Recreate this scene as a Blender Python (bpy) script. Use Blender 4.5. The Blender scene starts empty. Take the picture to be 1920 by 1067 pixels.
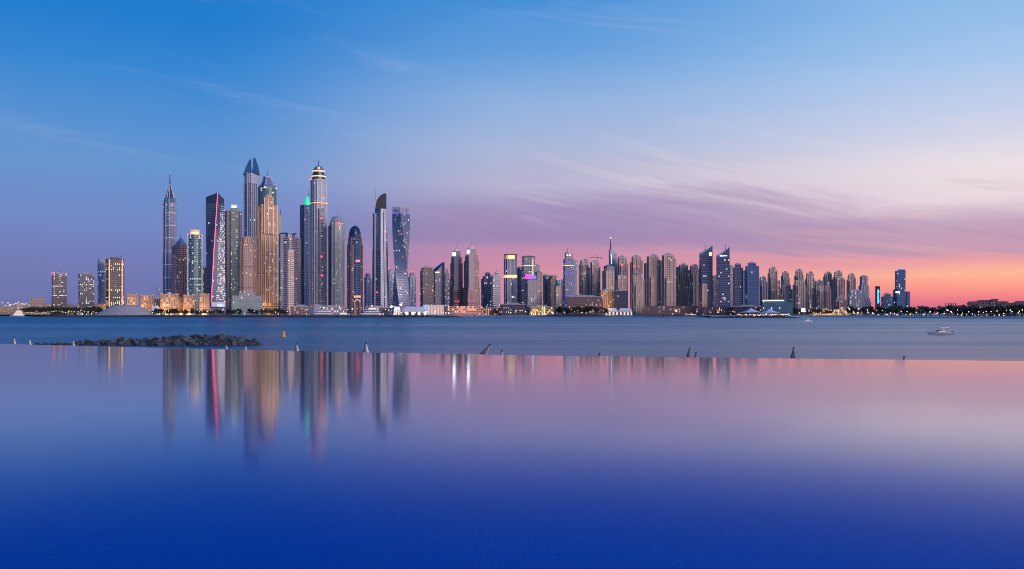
import bpy, bmesh, math, random
from mathutils import Vector, Matrix, noise as mnoise
rnd = random.Random(11)
R = math.radians
scn = bpy.context.scene
col = scn.collection

# ------------------------------------------------------------------ camera
F = 1663.0            # focal length in photograph pixels
HZ = 586.0            # horizon row of the photograph
CZ = 8.0              # eye height above the sea
cam_d = bpy.data.cameras.new('camera')
cam = bpy.data.objects.new('camera', cam_d); col.objects.link(cam)
cam.location = (0, 0, CZ); cam.rotation_euler = (R(90), 0, 0)
cam_d.sensor_width = 36.0; cam_d.lens = F / 1920 * 36.0
cam_d.shift_y = (HZ - 533.5) / 1920
cam_d.clip_start = 0.1; cam_d.clip_end = 90000
scn.camera = cam
scn.view_settings.view_transform = 'Standard'
scn.view_settings.look = 'None'
scn.view_settings.exposure = 0.0
scn.view_settings.gamma = 1.0
scn.view_settings.use_curve_mapping = False
scn.cycles.use_denoising = True
scn.cycles.filter_width = 1.0
scn.cycles.max_bounces = 8
scn.cycles.sample_clamp_indirect = 8.0
scn.cycles.caustics_reflective = False
scn.cycles.caustics_refractive = False

# ------------------------------------------------------------------ dusk sky
GLOW_AZ = 82.0     # degrees right of the view axis, middle of the sunset glow
SUN_AZ = 136.0     # sun lamp, moved right and behind the camera, off the glow, to brighten facades
SUN_EL = 4.0
def s2l(c):
    out = []
    for v in c:
        v = v / 255.0
        out.append(v / 12.92 if v <= 0.04045 else ((v + 0.055) / 1.055) ** 2.4)
    return tuple(out) + (1.0,)
world = bpy.data.worlds.new('World'); scn.world = world; world.use_nodes = True
nt = world.node_tree
for n in list(nt.nodes): nt.nodes.remove(n)
class NG:
    def __init__(s, nt): s.nt = nt
    def new(s, t, **kw):
        n = s.nt.nodes.new(t)
        for k, v in kw.items(): setattr(n, k, v)
        return n
    def link(s, a, b): s.nt.links.new(a, b)
    def put(s, sock, v):
        if isinstance(v, bpy.types.NodeSocket): s.link(v, sock)
        else: sock.default_value = v
    def math(s, op, a, b=None, c=None, clamp=False):
        n = s.new('ShaderNodeMath', operation=op); n.use_clamp = clamp
        s.put(n.inputs[0], a)
        if b is not None: s.put(n.inputs[1], b)
        if c is not None: s.put(n.inputs[2], c)
        return n.outputs[0]
    def maprange(s, v, a, b, c=0.0, d=1.0, smooth=False):
        n = s.new('ShaderNodeMapRange'); n.clamp = True
        if smooth: n.interpolation_type = 'SMOOTHSTEP'
        s.put(n.inputs[0], v)
        for i, x in enumerate((a, b, c, d)): n.inputs[i + 1].default_value = x
        return n.outputs[0]
    def ramp(s, v, stops, interp='LINEAR'):
        n = s.new('ShaderNodeValToRGB'); s.put(n.inputs[0], v)
        n.color_ramp.interpolation = interp
        e = n.color_ramp.elements
        while len(e) < len(stops): e.new(0.5)
        for el, (p, c) in zip(e, stops): el.position = p; el.color = c
        return n.outputs[0]
    def mix(s, f, a, b, blend='MIX'):
        n = s.new('ShaderNodeMix', data_type='RGBA', blend_type=blend)
        s.put(n.inputs['Factor'], f)
        s.put(n.inputs[6], a); s.put(n.inputs[7], b)
        return n.outputs[2]
    def noise(s, vec, scale, detail=4, rough=0.5, dist=0.0):
        n = s.new('ShaderNodeTexNoise'); s.link(vec, n.inputs['Vector'])
        n.inputs['Scale'].default_value = scale; n.inputs['Detail'].default_value = detail
        n.inputs['Roughness'].default_value = rough; n.inputs['Distortion'].default_value = dist
        return n.outputs['Fac']
    def xyz(s, x, y, z=0.0):
        n = s.new('ShaderNodeCombineXYZ')
        for i, v in enumerate((x, y, z)): s.put(n.inputs[i], v)
        return n.outputs[0]
g = NG(nt)
tc = g.new('ShaderNodeTexCoord')
sep = g.new('ShaderNodeSeparateXYZ'); g.link(tc.outputs['Generated'], sep.inputs[0])
dx, dy, dz = sep.outputs
az = g.math('MULTIPLY', g.math('ARCTAN2', dx, dy), 180 / math.pi)     # degrees right of +Y
el = g.math('MAXIMUM', dz, 0.0)
ang = g.math('ABSOLUTE', g.math('SUBTRACT', az, GLOW_AZ))
# wispy layers: the height at which the layers lie wanders along the sky
tilt = g.math('ADD', g.math('MULTIPLY', el, 190.0), g.math('MULTIPLY', az, 0.17))
w1 = g.noise(g.xyz(g.math('MULTIPLY', az, 0.045), g.math('MULTIPLY', tilt, 0.12), 3.7), 1.0, 4, 0.48, 0.4)
w2 = g.noise(g.xyz(g.math('MULTIPLY', az, 0.08), g.math('MULTIPLY', tilt, 0.28), 9.1), 1.0, 4, 0.45, 0.3)
warp_amt = g.maprange(el, 0.0, 0.12, 0.004, 0.032)
warp_side = g.maprange(ang, 50.0, 115.0, 1.0, 0.45)
wv = g.math('ADD', g.math('SUBTRACT', w1, 0.5), g.math('MULTIPLY', g.math('SUBTRACT', w2, 0.5), 0.5))
e2 = g.math('MAXIMUM', g.math('ADD', el, g.math('MULTIPLY', g.math('MULTIPLY', wv, warp_amt), warp_side)), 0.0)
def stops(lst, ca, zen):
    out = []
    for y, c in lst:
        t = max(0.0, (HZ - y) / F * ca); out.append((math.sin(math.atan(t)), s2l(c)))
    out.append((0.55, s2l(zen[0]))); out.append((1.0, s2l(zen[1])))
    return out
left = g.ramp(e2, stops([(586, (102, 106, 162)), (560, (107, 114, 172)), (500, (112, 120, 180)), (400, (110, 134, 196)),
                         (300, (100, 146, 206)), (200, (80, 142, 209)), (100, (50, 132, 209)), (0, (26, 122, 204))], .88,
                        ((22, 116, 204), (20, 106, 200))))
mid = g.ramp(e2, stops([(586, (214, 136, 158)), (540, (214, 138, 160)), (490, (204, 138, 168)), (460, (188, 138, 174)), (446, (152, 127, 172)),
                        (405, (163, 146, 188)), (345, (182, 176, 206)), (280, (170, 182, 216)), (200, (146, 177, 222)), (100, (102, 159, 220)),
                        (0, (66, 142, 214))], 1.0, ((48, 130, 212), (26, 110, 204))))
right = g.ramp(e2, stops([(586, (196, 104, 140)), (566, (232, 118, 138)), (540, (252, 152, 138)), (512, (254, 182, 152)), (486, (236, 158, 164)), (455, (216, 165, 180)),
                          (415, (200, 172, 196)), (375, (234, 216, 224)), (310, (234, 222, 228)), (220, (200, 208, 234)), (110, (164, 197, 236)),
                          (0, (142, 186, 232))], .89, ((96, 158, 224), (34, 114, 206))))
sky = g.mix(g.maprange(ang, 80.0, 102.0, 0, 1, True), mid, left)
sky = g.mix(g.maprange(ang, 82.0, 52.0, 0, 1, True), sky, right)
# glowing thin streaks low towards the sunset, darker mauve shreds above them
st1 = g.noise(g.xyz(g.math('MULTIPLY', az, 0.07), g.math('MULTIPLY', g.math('ADD', g.math('MULTIPLY', el, 57.3), g.math('MULTIPLY', az, 0.09)), 1.3), 1.3), 1.0, 5, 0.55, 0.5)
m1 = g.math('MULTIPLY', g.maprange(st1, 0.52, 0.72, 0, 1, True),
            g.math('MULTIPLY', g.maprange(ang, 86.0, 60.0), g.math('MULTIPLY', g.maprange(el, 0.02, 0.045), g.maprange(el, 0.115, 0.075))))
sky = g.mix(g.math('MULTIPLY', m1, 0.4), sky, s2l((255, 198, 165)))
eld = g.math('MULTIPLY', el, 57.3)
diag = g.math('ADD', eld, g.math('MULTIPLY', az, 0.20))
st2 = g.noise(g.xyz(g.math('MULTIPLY', az, 0.07), g.math('MULTIPLY', diag, 0.55), 6.3), 1.0, 5, 0.55, 0.7)
st4 = g.noise(g.xyz(g.math('MULTIPLY', az, 0.05), g.math('MULTIPLY', diag, 1.3), 2.9), 1.0, 5, 0.55, 0.4)
def track(pts):
    n = g.new('ShaderNodeFloatCurve'); c = n.mapping.curves[0]; lo, hi = pts[0][0], pts[-1][0]
    while len(c.points) < len(pts): c.points.new(0.5, 0.5)
    for q, (x, y) in zip(c.points, pts): q.location = ((x - lo) / (hi - lo), y / 10.0)
    n.mapping.update(); n.inputs['Factor'].default_value = 1.0
    g.link(g.maprange(az, lo, hi), n.inputs['Value']); return g.math('MULTIPLY', n.outputs[0], 10.0)
ctop = track([(-16, 5.6), (-8, 6.2), (0, 7.3), (11, 8.1), (18, 7.5), (29, 5.5), (60, 5.2)])
cbot = track([(-16, 4.4), (-8, 4.35), (0, 4.35), (11, 3.9), (18, 3.4), (29, 3.1), (60, 3.0)])
edge_w = g.math('MULTIPLY', g.math('SUBTRACT', st2, 0.5), 4.2)
inside = g.math('MULTIPLY', g.maprange(g.math('SUBTRACT', g.math('ADD', ctop, edge_w), eld), -0.5, 1.3, 0, 1, True),
                g.maprange(g.math('SUBTRACT', eld, g.math('ADD', cbot, g.math('MULTIPLY', g.math('SUBTRACT', st4, .5), .7))), -0.15, 0.35, 0, 1, True))
m2 = g.math('MULTIPLY', g.math('MULTIPLY', inside, g.maprange(st4, 0.3, 0.62, 0.95, 0.5)), g.maprange(az, -18.0, -2.0, 0, 1, True))
ccol = g.mix(g.maprange(az, 8.0, 30.0), s2l((158, 136, 180)), s2l((184, 150, 180)))
sky = g.mix(g.math('MULTIPLY', m2, 0.92), sky, ccol)
# pale wisps breaking the cloud and lying above it
st5 = g.noise(g.xyz(g.math('MULTIPLY', az, 0.085), g.math('MULTIPLY', g.math('ADD', eld, g.math('MULTIPLY', az, 0.24)), 0.95), 14.2), 1.0, 5, 0.52, 0.8)
m5 = g.math('MULTIPLY', g.maprange(st5, 0.46, 0.70, 0, 1, True), g.math('MULTIPLY', g.maprange(az, -6.0, 10.0, 0, 1, True), g.math('MULTIPLY', g.maprange(eld, 4.6, 7.2), g.maprange(eld, 12.5, 8.0))))
sky = g.mix(g.math('MULTIPLY', m5, 0.42), sky, s2l((232, 214, 222)))
st6 = g.noise(g.xyz(g.math('MULTIPLY', az, 0.09), g.math('MULTIPLY', g.math('ADD', eld, g.math('MULTIPLY', az, 0.16)), 1.1), 21.4), 1.0, 6, 0.58, 0.8)
m6 = g.math('MULTIPLY', g.maprange(st6, 0.52, 0.74, 0, 1, True), g.math('MULTIPLY', g.maprange(az, 2.0, 16.0, 0, 1, True), g.math('MULTIPLY', g.maprange(eld, 5.0, 6.2), g.maprange(eld, 10.0, 7.5))))
sky = g.mix(g.math('MULTIPLY', m6, 0.40), sky, s2l((186, 164, 194)))
# faint high cirrus
st3 = g.noise(g.xyz(g.math('MULTIPLY', az, 0.05), g.math('MULTIPLY', g.math('SUBTRACT', g.math('MULTIPLY', el, 57.3), g.math('MULTIPLY', az, -0.10)), 0.5), 2.2), 1.0, 6, 0.6, 0.8)
m3 = g.math('MULTIPLY', g.maprange(st3, 0.5, 0.78, 0, 1, True), g.maprange(el, 0.10, 0.2))
sky = g.mix(g.math('MULTIPLY', m3, 0.16), sky, s2l((190, 200, 228)))
# physical twilight scattering on top
nish = g.new('ShaderNodeTexSky'); nish.sky_type = 'NISHITA'; nish.sun_disc = False
nish.sun_elevation = R(SUN_EL); nish.sun_rotation = R(SUN_AZ)
nish.air_density = 1.0; nish.dust_density = 1.0
bg1 = g.new('ShaderNodeBackground'); g.link(sky, bg1.inputs[0]); bg1.inputs[1].default_value = 1.0
bg2 = g.new('ShaderNodeBackground'); g.link(nish.outputs[0], bg2.inputs[0]); bg2.inputs[1].default_value = 0.004
addw = g.new('ShaderNodeAddShader'); g.link(bg1.outputs[0], addw.inputs[0]); g.link(bg2.outputs[0], addw.inputs[1])
wo = g.new('ShaderNodeOutputWorld'); g.link(addw.outputs[0], wo.inputs[0])

sun_d = bpy.data.lights.new('sun', 'SUN'); sun_d.energy = 3.6; sun_d.angle = R(50); sun_d.color = (1.0, 0.76, 0.72)
sun = bpy.data.objects.new('sun', sun_d); col.objects.link(sun)
sd = Vector((math.sin(R(SUN_AZ)), math.cos(R(SUN_AZ)), math.tan(R(SUN_EL))))
sun.rotation_euler = sd.to_track_quat('Z', 'Y').to_euler()

# ------------------------------------------------------------------ materials
M = {}
def new_mat(name):
    m = bpy.data.materials.new(name); m.use_nodes = True
    t = m.node_tree
    for n in list(t.nodes): t.nodes.remove(n)
    gg = NG(t); out = gg.new('ShaderNodeOutputMaterial')
    return m, gg, out
def surf(name, c, rough=0.7, var=0.18, scale=0.06, spec=0.5, metal=0.0, ior=1.45, fine=0.8, objvar=0.0):
    m, gg, out = new_mat(name)
    b = gg.new('ShaderNodeBsdfPrincipled'); tcn = gg.new('ShaderNodeTexCoord')
    n1 = gg.noise(tcn.outputs['Object'], scale, 5, 0.6)
    n2 = gg.noise(tcn.outputs['Object'], fine, 3, 0.6)
    f = gg.math('ADD', gg.math('MULTIPLY', n1, 0.65), gg.math('MULTIPLY', n2, 0.35))
    d = tuple(x * (1 - var) for x in c) + (1,); l = tuple(min(1, x * (1 + var)) for x in c) + (1,)
    c_ = gg.ramp(f, [(0.3, d), (0.7, l)])
    if objvar:
        oi = gg.new('ShaderNodeObjectInfo'); hs = gg.new('ShaderNodeHueSaturation'); gg.link(c_, hs.inputs['Color']); gg.link(gg.maprange(oi.outputs['Random'], 0, 1, 1 - objvar, 1 + objvar * 1.6), hs.inputs['Value']); c_ = hs.outputs[0]
    gg.link(c_, b.inputs['Base Color'])
    gg.link(gg.maprange(n2, 0.3, 0.7, max(0.02, rough * 0.8), min(1, rough * 1.15)), b.inputs['Roughness'])
    b.inputs['Metallic'].default_value = metal; b.inputs['IOR'].default_value = ior
    b.inputs['Specular IOR Level'].default_value = spec
    gg.link(b.outputs[0], out.inputs[0]); M[name] = m; return m
def emit(name, c, s, sample=False):
    m, gg, out = new_mat(name)
    b = gg.new('ShaderNodeBsdfPrincipled'); b.inputs['Base Color'].default_value = tuple(c) + (1,)
    b.inputs['Emission Color'].default_value = tuple(c) + (1,); b.inputs['Emission Strength'].default_value = s
    gg.link(b.outputs[0], out.inputs[0])
    if not sample: m.cycles.emission_sampling = 'NONE'
    M[name] = m; return m
surf('beige', (0.58, 0.43, 0.36)); surf('sand_stone', (0.50, 0.36, 0.26)); surf('rose_stone', (0.43, 0.28, 0.27))
surf('brown', (0.20, 0.13, 0.13)); surf('concrete', (0.29, 0.31, 0.37)); surf('white_wall', (0.66, 0.66, 0.67), var=0.08)
surf('pale_grey', (0.44, 0.48, 0.57), var=0.1); surf('dark_metal', (0.035, 0.042, 0.068), 0.45); surf('charcoal', (0.050, 0.050, 0.075), 0.5)
surf('green_grey', (0.36, 0.42, 0.38)); surf('slate_blue', (0.12, 0.17, 0.30)); surf('teal_wall', (0.10, 0.22, 0.24), 0.4)
surf('gold_stone', (0.55, 0.38, 0.22)); surf('mauve_grey', (0.34, 0.29, 0.34))
surf('glass_navy', (0.020, 0.040, 0.095), 0.16, 0.35, 0.05, 0.5, 0, 1.5); surf('glass_black', (0.018, 0.018, 0.030), 0.18, 0.35, 0.05, 0.5, 0, 1.42)
surf('glass_teal', (0.03, 0.13, 0.16), 0.16, 0.3, 0.05, 0.5, 0, 1.5); surf('glass_blue', (0.03, 0.09, 0.20), 0.16, 0.3, 0.05, 0.5, 0, 1.6)
surf('glass_silver', (0.17, 0.21, 0.30), 0.22, 0.25, 0.05, 0.5, 0.25, 1.7); surf('glass_green', (0.10, 0.19, 0.15), 0.18, 0.3, 0.05, 0.5, 0, 1.5)
surf('glass_brown', (0.070, 0.048, 0.055), 0.2, 0.3, 0.05, 0.5, 0, 1.42)
surf('skin_glass', (0.13, 0.17, 0.26), 0.3, 0.2, 0.05, 0.5, 0.2, 1.6)
surf('red_roof', (0.22, 0.09, 0.06)); surf('canvas', (0.52, 0.56, 0.62), 0.8, 0.06)
emit('warm', (1.0, 0.66, 0.34), 1.1); emit('cool', (0.90, 0.95, 1.0), 0.85); emit('yellow', (1.0, 0.80, 0.36), 0.9)
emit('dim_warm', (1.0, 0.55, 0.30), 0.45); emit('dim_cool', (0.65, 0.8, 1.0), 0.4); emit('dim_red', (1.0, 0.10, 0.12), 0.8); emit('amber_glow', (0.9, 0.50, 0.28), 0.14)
emit('red', (1.0, 0.03, 0.10), 9.0); emit('red_line', (1.0, 0.09, 0.18), 3.4); emit('magenta', (0.8, 0.06, 0.75), 0.65); emit('gold', (1.0, 0.62, 0.24), 0.95)
emit('violet', (0.16, 0.10, 1.0), 1.3); emit('green', (0.0, 0.75, 0.32), 0.9); emit('cyan', (0.1, 0.65, 0.85), 0.9)
emit('white_beam', (0.95, 0.95, 1.0), 9.0); emit('white_strip', (0.95, 0.96, 1.0), 1.8); emit('orange', (1.0, 0.42, 0.12), 1.4)
emit('lamp_warm', (1.0, 0.56, 0.24), 6.0); emit('lamp_white', (1.0, 0.93, 0.82), 6.0); emit('lamp_red', (1.0, 0.12, 0.06), 12.0)
emit('mint', (0.62, 0.9, 0.6), 0.75)
GL = ['glass_navy']

# ------------------------------------------------------------------ mesh builder
class MB:
    def __init__(s): s.v = []; s.f = []; s.m = []; s.mats = []
    def mi(s, mat):
        if mat not in s.mats: s.mats.append(mat)
        return s.mats.index(mat)
    def face(s, pts, mat):
        i = len(s.v); s.v.extend([tuple(p) for p in pts]); s.f.append(list(range(i, i + len(pts)))); s.m.append(s.mi(mat))
    def loft(s, rings, mat, cap0=True, cap1=True, capmat=None):
        k = s.mi(mat); n = len(rings[0]); base = len(s.v)
        for r in rings: s.v.extend([tuple(p) for p in r])
        for a in range(len(rings) - 1):
            for i in range(n):
                j = (i + 1) % n
                s.f.append([base + a * n + i, base + a * n + j, base + (a + 1) * n + j, base + (a + 1) * n + i]); s.m.append(k)
        if cap0: s.f.append([base + i for i in reversed(range(n))]); s.m.append(k)
        if cap1:
            s.f.append([base + (len(rings) - 1) * n + i for i in range(n)]); s.m.append(s.mi(capmat) if capmat else k)
    def prism(s, poly, z0, z1, mat, poly1=None):
        s.loft([[(x, y, z0) for x, y in poly], [(x, y, z1) for x, y in (poly1 or poly)]], mat)
    def prism_var(s, poly, z0, zt, mat):
        s.loft([[(x, y, z0) for x, y in poly], [(x, y, z) for (x, y), z in zip(poly, zt)]], mat)
    def box(s, c, size, mat, rz=0.0):
        x, y, z = c; a, b, h = (q / 2 for q in size); ca, sa = math.cos(rz), math.sin(rz)
        p = [(x + u * ca - v * sa, y + u * sa + v * ca) for u, v in ((-a, -b), (a, -b), (a, b), (-a, b))]
        s.prism(p, z - h, z + h, mat)
    def bar(s, p, q, r, mat, n=6, r1=None):
        p = Vector(p); q = Vector(q); d = (q - p).normalized(); r1 = r if r1 is None else r1
        u = d.orthogonal().normalized(); w = d.cross(u)
        ring = lambda c, rr: [tuple(c + (u * math.cos(2 * math.pi * i / n) + w * math.sin(2 * math.pi * i / n)) * rr) for i in range(n)]
        s.loft([ring(p, r), ring(q, r1)], mat)
    def lathe(s, prof, mat, n=16, cx=0, cy=0):
        s.loft([[(cx + r * math.cos(2 * math.pi * i / n), cy + r * math.sin(2 * math.pi * i / n), z) for i in range(n)] for r, z in prof], mat)
    def ball(s, c, r, mat, n=8):
        pr = []
        for i in range(6):
            a = -math.pi / 2 + math.pi * i / 5
            pr.append((max(0.02 * r, r * math.cos(a)), c[2] + r * math.sin(a)))
        s.lathe(pr, mat, n, c[0], c[1])
    def pieces(s):
        par = list(range(len(s.v)))
        def find(a):
            while par[a] != a: par[a] = par[par[a]]; a = par[a]
            return a
        for f in s.f:
            r0 = find(f[0])
            for i in f[1:]: par[find(i)] = r0
        out = {}
        for f, m in zip(s.f, s.m):
            b = out.setdefault(find(f[0]), MB()); mp = b.__dict__.setdefault('map', {})
            for i in f:
                if i not in mp: mp[i] = len(b.v); b.v.append(s.v[i])
            b.f.append([mp[i] for i in f]); b.m.append(b.mi(s.mats[m]))
        return list(out.values())
    def mesh(s, name):
        me = bpy.data.meshes.new(name); me.from_pydata(s.v, [], s.f)
        for mt in s.mats: me.materials.append(M[mt])
        me.polygons.foreach_set('material_index', s.m); me.update()
        return me
    def build(s, name, parent=None, loc=(0, 0, 0), rz=0.0, smooth=False):
        me = s.mesh(name)
        if smooth: me.polygons.foreach_set('use_smooth', [True] * len(me.polygons))
        o = bpy.data.objects.new(name, me); col.objects.link(o)
        o.parent = parent; o.location = loc; o.rotation_euler = (0, 0, rz)
        return o
def tag(o, label=None, cat=None, group=None, kind=None):
    if label: o['label'] = label
    if cat: o['category'] = cat
    if group: o['group'] = group
    if kind: o['kind'] = kind
    return o
def empty(name, loc=(0, 0, 0), rz=0.0):
    o = bpy.data.objects.new(name, None); col.objects.link(o); o.location = loc; o.rotation_euler = (0, 0, rz); return o
def copy_tree(o, parent=None):
    c = o.copy(); col.objects.link(c); c.parent = parent
    for ch in o.children: copy_tree(ch, c)
    return c
def AX(px, D): return (px - 960.0) / F * D
def AZ(py, D): return CZ + (HZ - py) * D / F

# ------------------------------------------------------------------ sea, far land, near beach
def sheet(name, pts, z, mat, kind='structure'):
    mb = MB(); mb.face([(x, y, z) for x, y in pts], mat); return tag(mb.build(name), kind=kind)
def sea_mat():
    m, gg, out = new_mat('sea'); b = gg.new('ShaderNodeBsdfPrincipled')
    geo = gg.new('ShaderNodeNewGeometry'); sp = gg.new('ShaderNodeSeparateXYZ'); gg.link(geo.outputs['Position'], sp.inputs[0])
    X, Y, _ = sp.outputs
    # slicks and wind lanes of the long evening swell, seen as long lanes across the bay
    ly = gg.math('LOGARITHM', gg.math('MAXIMUM', Y, 20.0), 2.718)
    v1 = gg.xyz(gg.math('MULTIPLY', X, 0.0022), gg.math('MULTIPLY', ly, 5.0), 0.0)
    n1 = gg.noise(v1, 1.0, 5, 0.55, 0.6)
    v2 = gg.xyz(gg.math('MULTIPLY', X, 0.02), gg.math('MULTIPLY', ly, 26.0), 4.0)
    n2 = gg.noise(v2, 1.0, 4, 0.55, 0.3)
    f = gg.math('ADD', gg.math('MULTIPLY', n1, 0.7), gg.math('MULTIPLY', n2, 0.3))
    gg.link(gg.maprange(f, 0.34, 0.66, 0.32, 0.25), b.inputs['Roughness'])
    b.inputs['Base Color'].default_value = (0.001, 0.040, 0.125, 1)
    b.inputs['IOR'].default_value = 1.333
    # wind waves: long crests across the bay with their slopes leaning to the pool side
    sc = gg.new('ShaderNodeMapping'); sc.inputs['Scale'].default_value = (0.05, 0.30, 1); gg.link(geo.outputs['Position'], sc.inputs[0])
    nn = gg.new('ShaderNodeTexNoise'); gg.link(sc.outputs[0], nn.inputs['Vector']); nn.inputs['Scale'].default_value = 1.0; nn.inputs['Detail'].default_value = 3.0
    sp2 = gg.new('ShaderNodeSeparateColor'); gg.link(nn.outputs['Color'], sp2.inputs[0])
    lane = gg.maprange(f, 0.36, 0.64, -0.02, 0.024)
    slope = gg.math('ADD', gg.maprange(ly, 5.0, 7.2, -0.005, -0.13), lane)   # the water lies calmer under the near beach
    nv = gg.xyz(gg.math('MULTIPLY', gg.math('SUBTRACT', sp2.outputs[0], .5), .10), gg.math('ADD', slope, gg.math('MULTIPLY', gg.math('SUBTRACT', sp2.outputs[1], .5), .08)), 1.0)
    vn = gg.new('ShaderNodeVectorMath', operation='NORMALIZE'); gg.link(nv, vn.inputs[0])
    gg.link(vn.outputs[0], b.inputs['Normal'])
    gg.link(b.outputs[0], out.inputs[0]); M['sea'] = m
sea_mat()
sheet('sea', [(-60000, -2000), (60000, -2000), (60000, 60000), (-60000, 60000)], 0.0, 'sea')
surf('sand', (0.36, 0.31, 0.29), 0.95, 0.12, 0.01, 0.3, fine=0.2); surf('wet_sand', (0.17, 0.15, 0.16), 0.7, 0.15, 0.02)
surf('asphalt', (0.10, 0.10, 0.105), 0.9)
surf('rock', (0.052, 0.058, 0.064), 0.85, 0.6, 0.5, fine=2.0, objvar=.55); surf('rock_dark', (0.035, 0.04, 0.052), 0.9, 0.4, 0.2)
# coast line of the far shore in (photograph column, distance)
coast = [(-900, 2500), (10, 2500), (70, 1950), (170, 1580), (400, 1545), (500, 1560), (545, 1650), (740, 1650), (800, 1600), (862, 1700), (930, 1950), (1000, 1830), (1060, 1780),
         (1130, 1900), (1200, 2100), (1300, 2050), (1335, 1560), (1400, 1480), (1480, 1540), (1540, 1600), (1640, 1420), (1760, 1240), (1920, 1090), (2300, 900)]
mb = MB()
top = [(AX(p, d), d) for p, d in coast]
n = len(top)
ring_lo = [(x, y - 30, -1.0) for x, y in top]; ring_hi = [(x, y + 25, 2.0) for x, y in top]
far = [(x * 22, 38000.0, 2.0) for x, y in top]
far = [(-42000 + 84000 * i / (n - 1), 38000.0, 2.0) for i in range(n)]
for i in range(n - 1):
    mb.face([ring_lo[i], ring_lo[i + 1], ring_hi[i + 1], ring_hi[i]], 'sand')
    mb.face([ring_hi[i], ring_hi[i + 1], far[i + 1], far[i]], 'sand')
tag(mb.build('far_shore'), kind='structure')
# the near beach below the pool
mb = MB(); cols_ = [(-700, 178), (0, 172), (300, 160), (600, 142), (900, 130), (1300, 116), (1700, 104), (2400, 96)]
for (p, d), (p2, d2) in zip(cols_, cols_[1:]):
    A = lambda pp, dd, z: (AX(pp, dd), dd, z)
    mb.face([A(p, 30, 1.5), A(p2, 30, 1.5), A(p2, d2 - 18, 1.5), A(p, d - 18, 1.5)], 'sand')
    mb.face([A(p, d - 18, 1.5), A(p2, d2 - 18, 1.5), A(p2, d2 - 4, -0.6), A(p, d - 4, -0.6)], 'wet_sand')
tag(mb.build('near_beach'), kind='structure')

# ------------------------------------------------------------------ infinity pool
PW = 7.0                          # pool water level
edge_px = [(-900, 622), (-300, 636.5), (0, 644.5), (130, 648), (260, 651.3), (420, 655), (580, 658.5), (720, 661.5), (860, 664), (1030, 666.8), (1200, 669), (1460, 672),
           (1720, 674.8), (1920, 677), (2200, 680), (2900, 690)]
def smooth_pts(p, k=5):
    out = []
    for i in range(len(p) - 1):
        a, b = p[max(0, i - 1)], p[i]; c, d = p[i + 1], p[min(len(p) - 1, i + 2)]
        for j in range(k):
            t = j / k
            out.append(tuple(0.5 * (2 * b[q] + (c[q] - a[q]) * t + (2 * a[q] - 5 * b[q] + 4 * c[q] - d[q]) * t * t + (-a[q] + 3 * b[q] - 3 * c[q] + d[q]) * t ** 3) for q in (0, 1)))
    return out + [p[-1]]
edge = []
for p, y in edge_px:
    D = (CZ - PW) * F / (y - HZ); edge.append((AX(p, D), D))
edge = smooth_pts(edge)
def pool_mat():
    m, gg, out = new_mat('pool_water')
    geo = gg.new('ShaderNodeNewGeometry')
    mp = gg.new('ShaderNodeMapping'); mp.inputs['Scale'].default_value = (1.1, 0.5, 1); gg.link(geo.outputs['Position'], mp.inputs[0])
    bp = gg.new('ShaderNodeBump'); bp.inputs['Strength'].default_value = 0.02; bp.inputs['Distance'].default_value = 0.05
    gg.link(gg.noise(mp.outputs[0], 0.8, 2, 0.5), bp.inputs['Height'])
    fr = gg.new('ShaderNodeFresnel'); fr.inputs[0].default_value = 1.333
    gl = gg.new('ShaderNodeBsdfGlossy'); gl.inputs['Roughness'].default_value = 0.085; gg.link(bp.outputs[0], gl.inputs['Normal'])
    tr = gg.new('ShaderNodeBsdfTransparent'); tr.inputs[0].default_value = (0.40, 0.90, 1.0, 1)
    cv = gg.ramp(fr.outputs[0], [(p_, (v_, v_, v_, 1)) for p_, v_ in ((0.0, 0.0), (.1, .01), (.20, .02), (.28, .05), (.37, .22), (.46, .60), (.55, .94), (.7, 1.0))], 'B_SPLINE')
    mx = gg.new('ShaderNodeMixShader'); gg.link(cv, mx.inputs[0]); gg.link(tr.outputs[0], mx.inputs[1]); gg.link(gl.outputs[0], mx.inputs[2])
    gg.link(mx.outputs[0], out.inputs[0]); M['pool_water'] = m
pool_mat()
def tile_mat():
    m, gg, out = new_mat('mosaic'); b = gg.new('ShaderNodeBsdfPrincipled'); geo = gg.new('ShaderNodeNewGeometry')
    br = gg.new('ShaderNodeTexBrick'); br.offset = 0.0
    gg.link(geo.outputs['Position'], br.inputs['Vector']); br.inputs['Scale'].default_value = 1.0
    br.inputs['Brick Width'].default_value = 0.05; br.inputs['Row Height'].default_value = 0.05; br.inputs['Mortar Size'].default_value = 0.003
    br.inputs['Color1'].default_value = (0.0, 0.33, 0.88, 1); br.inputs['Color2'].default_value = (0.0, 0.44, 0.98, 1); br.inputs['Mortar'].default_value = (0.01, 0.24, 0.7, 1)
    vo = gg.new('ShaderNodeTexVoronoi'); vo.inputs['Scale'].default_value = 12.0; gg.link(geo.outputs['Position'], vo.inputs['Vector'])
    sc = gg.new('ShaderNodeSeparateColor'); gg.link(vo.outputs['Color'], sc.inputs[0])
    pale = gg.math('MULTIPLY', gg.math('GREATER_THAN', sc.outputs[0], 0.965), gg.math('LESS_THAN', vo.outputs['Distance'], 0.34))
    big = gg.noise(geo.outputs['Position'], 0.5, 4, 0.6)
    c = gg.mix(gg.maprange(big, 0.35, 0.65, 0, 0.5), br.outputs['Color'], (0.0, 0.30, 0.82, 1))
    gg.link(gg.mix(gg.math('MULTIPLY', pale, 0.55), c, (0.08, 0.62, 0.95, 1)), b.inputs['Base Color'])
    b.inputs['Roughness'].default_value = 0.35
    gg.link(b.outputs[0], out.inputs[0]); M['mosaic'] = m
tile_mat()
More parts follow.
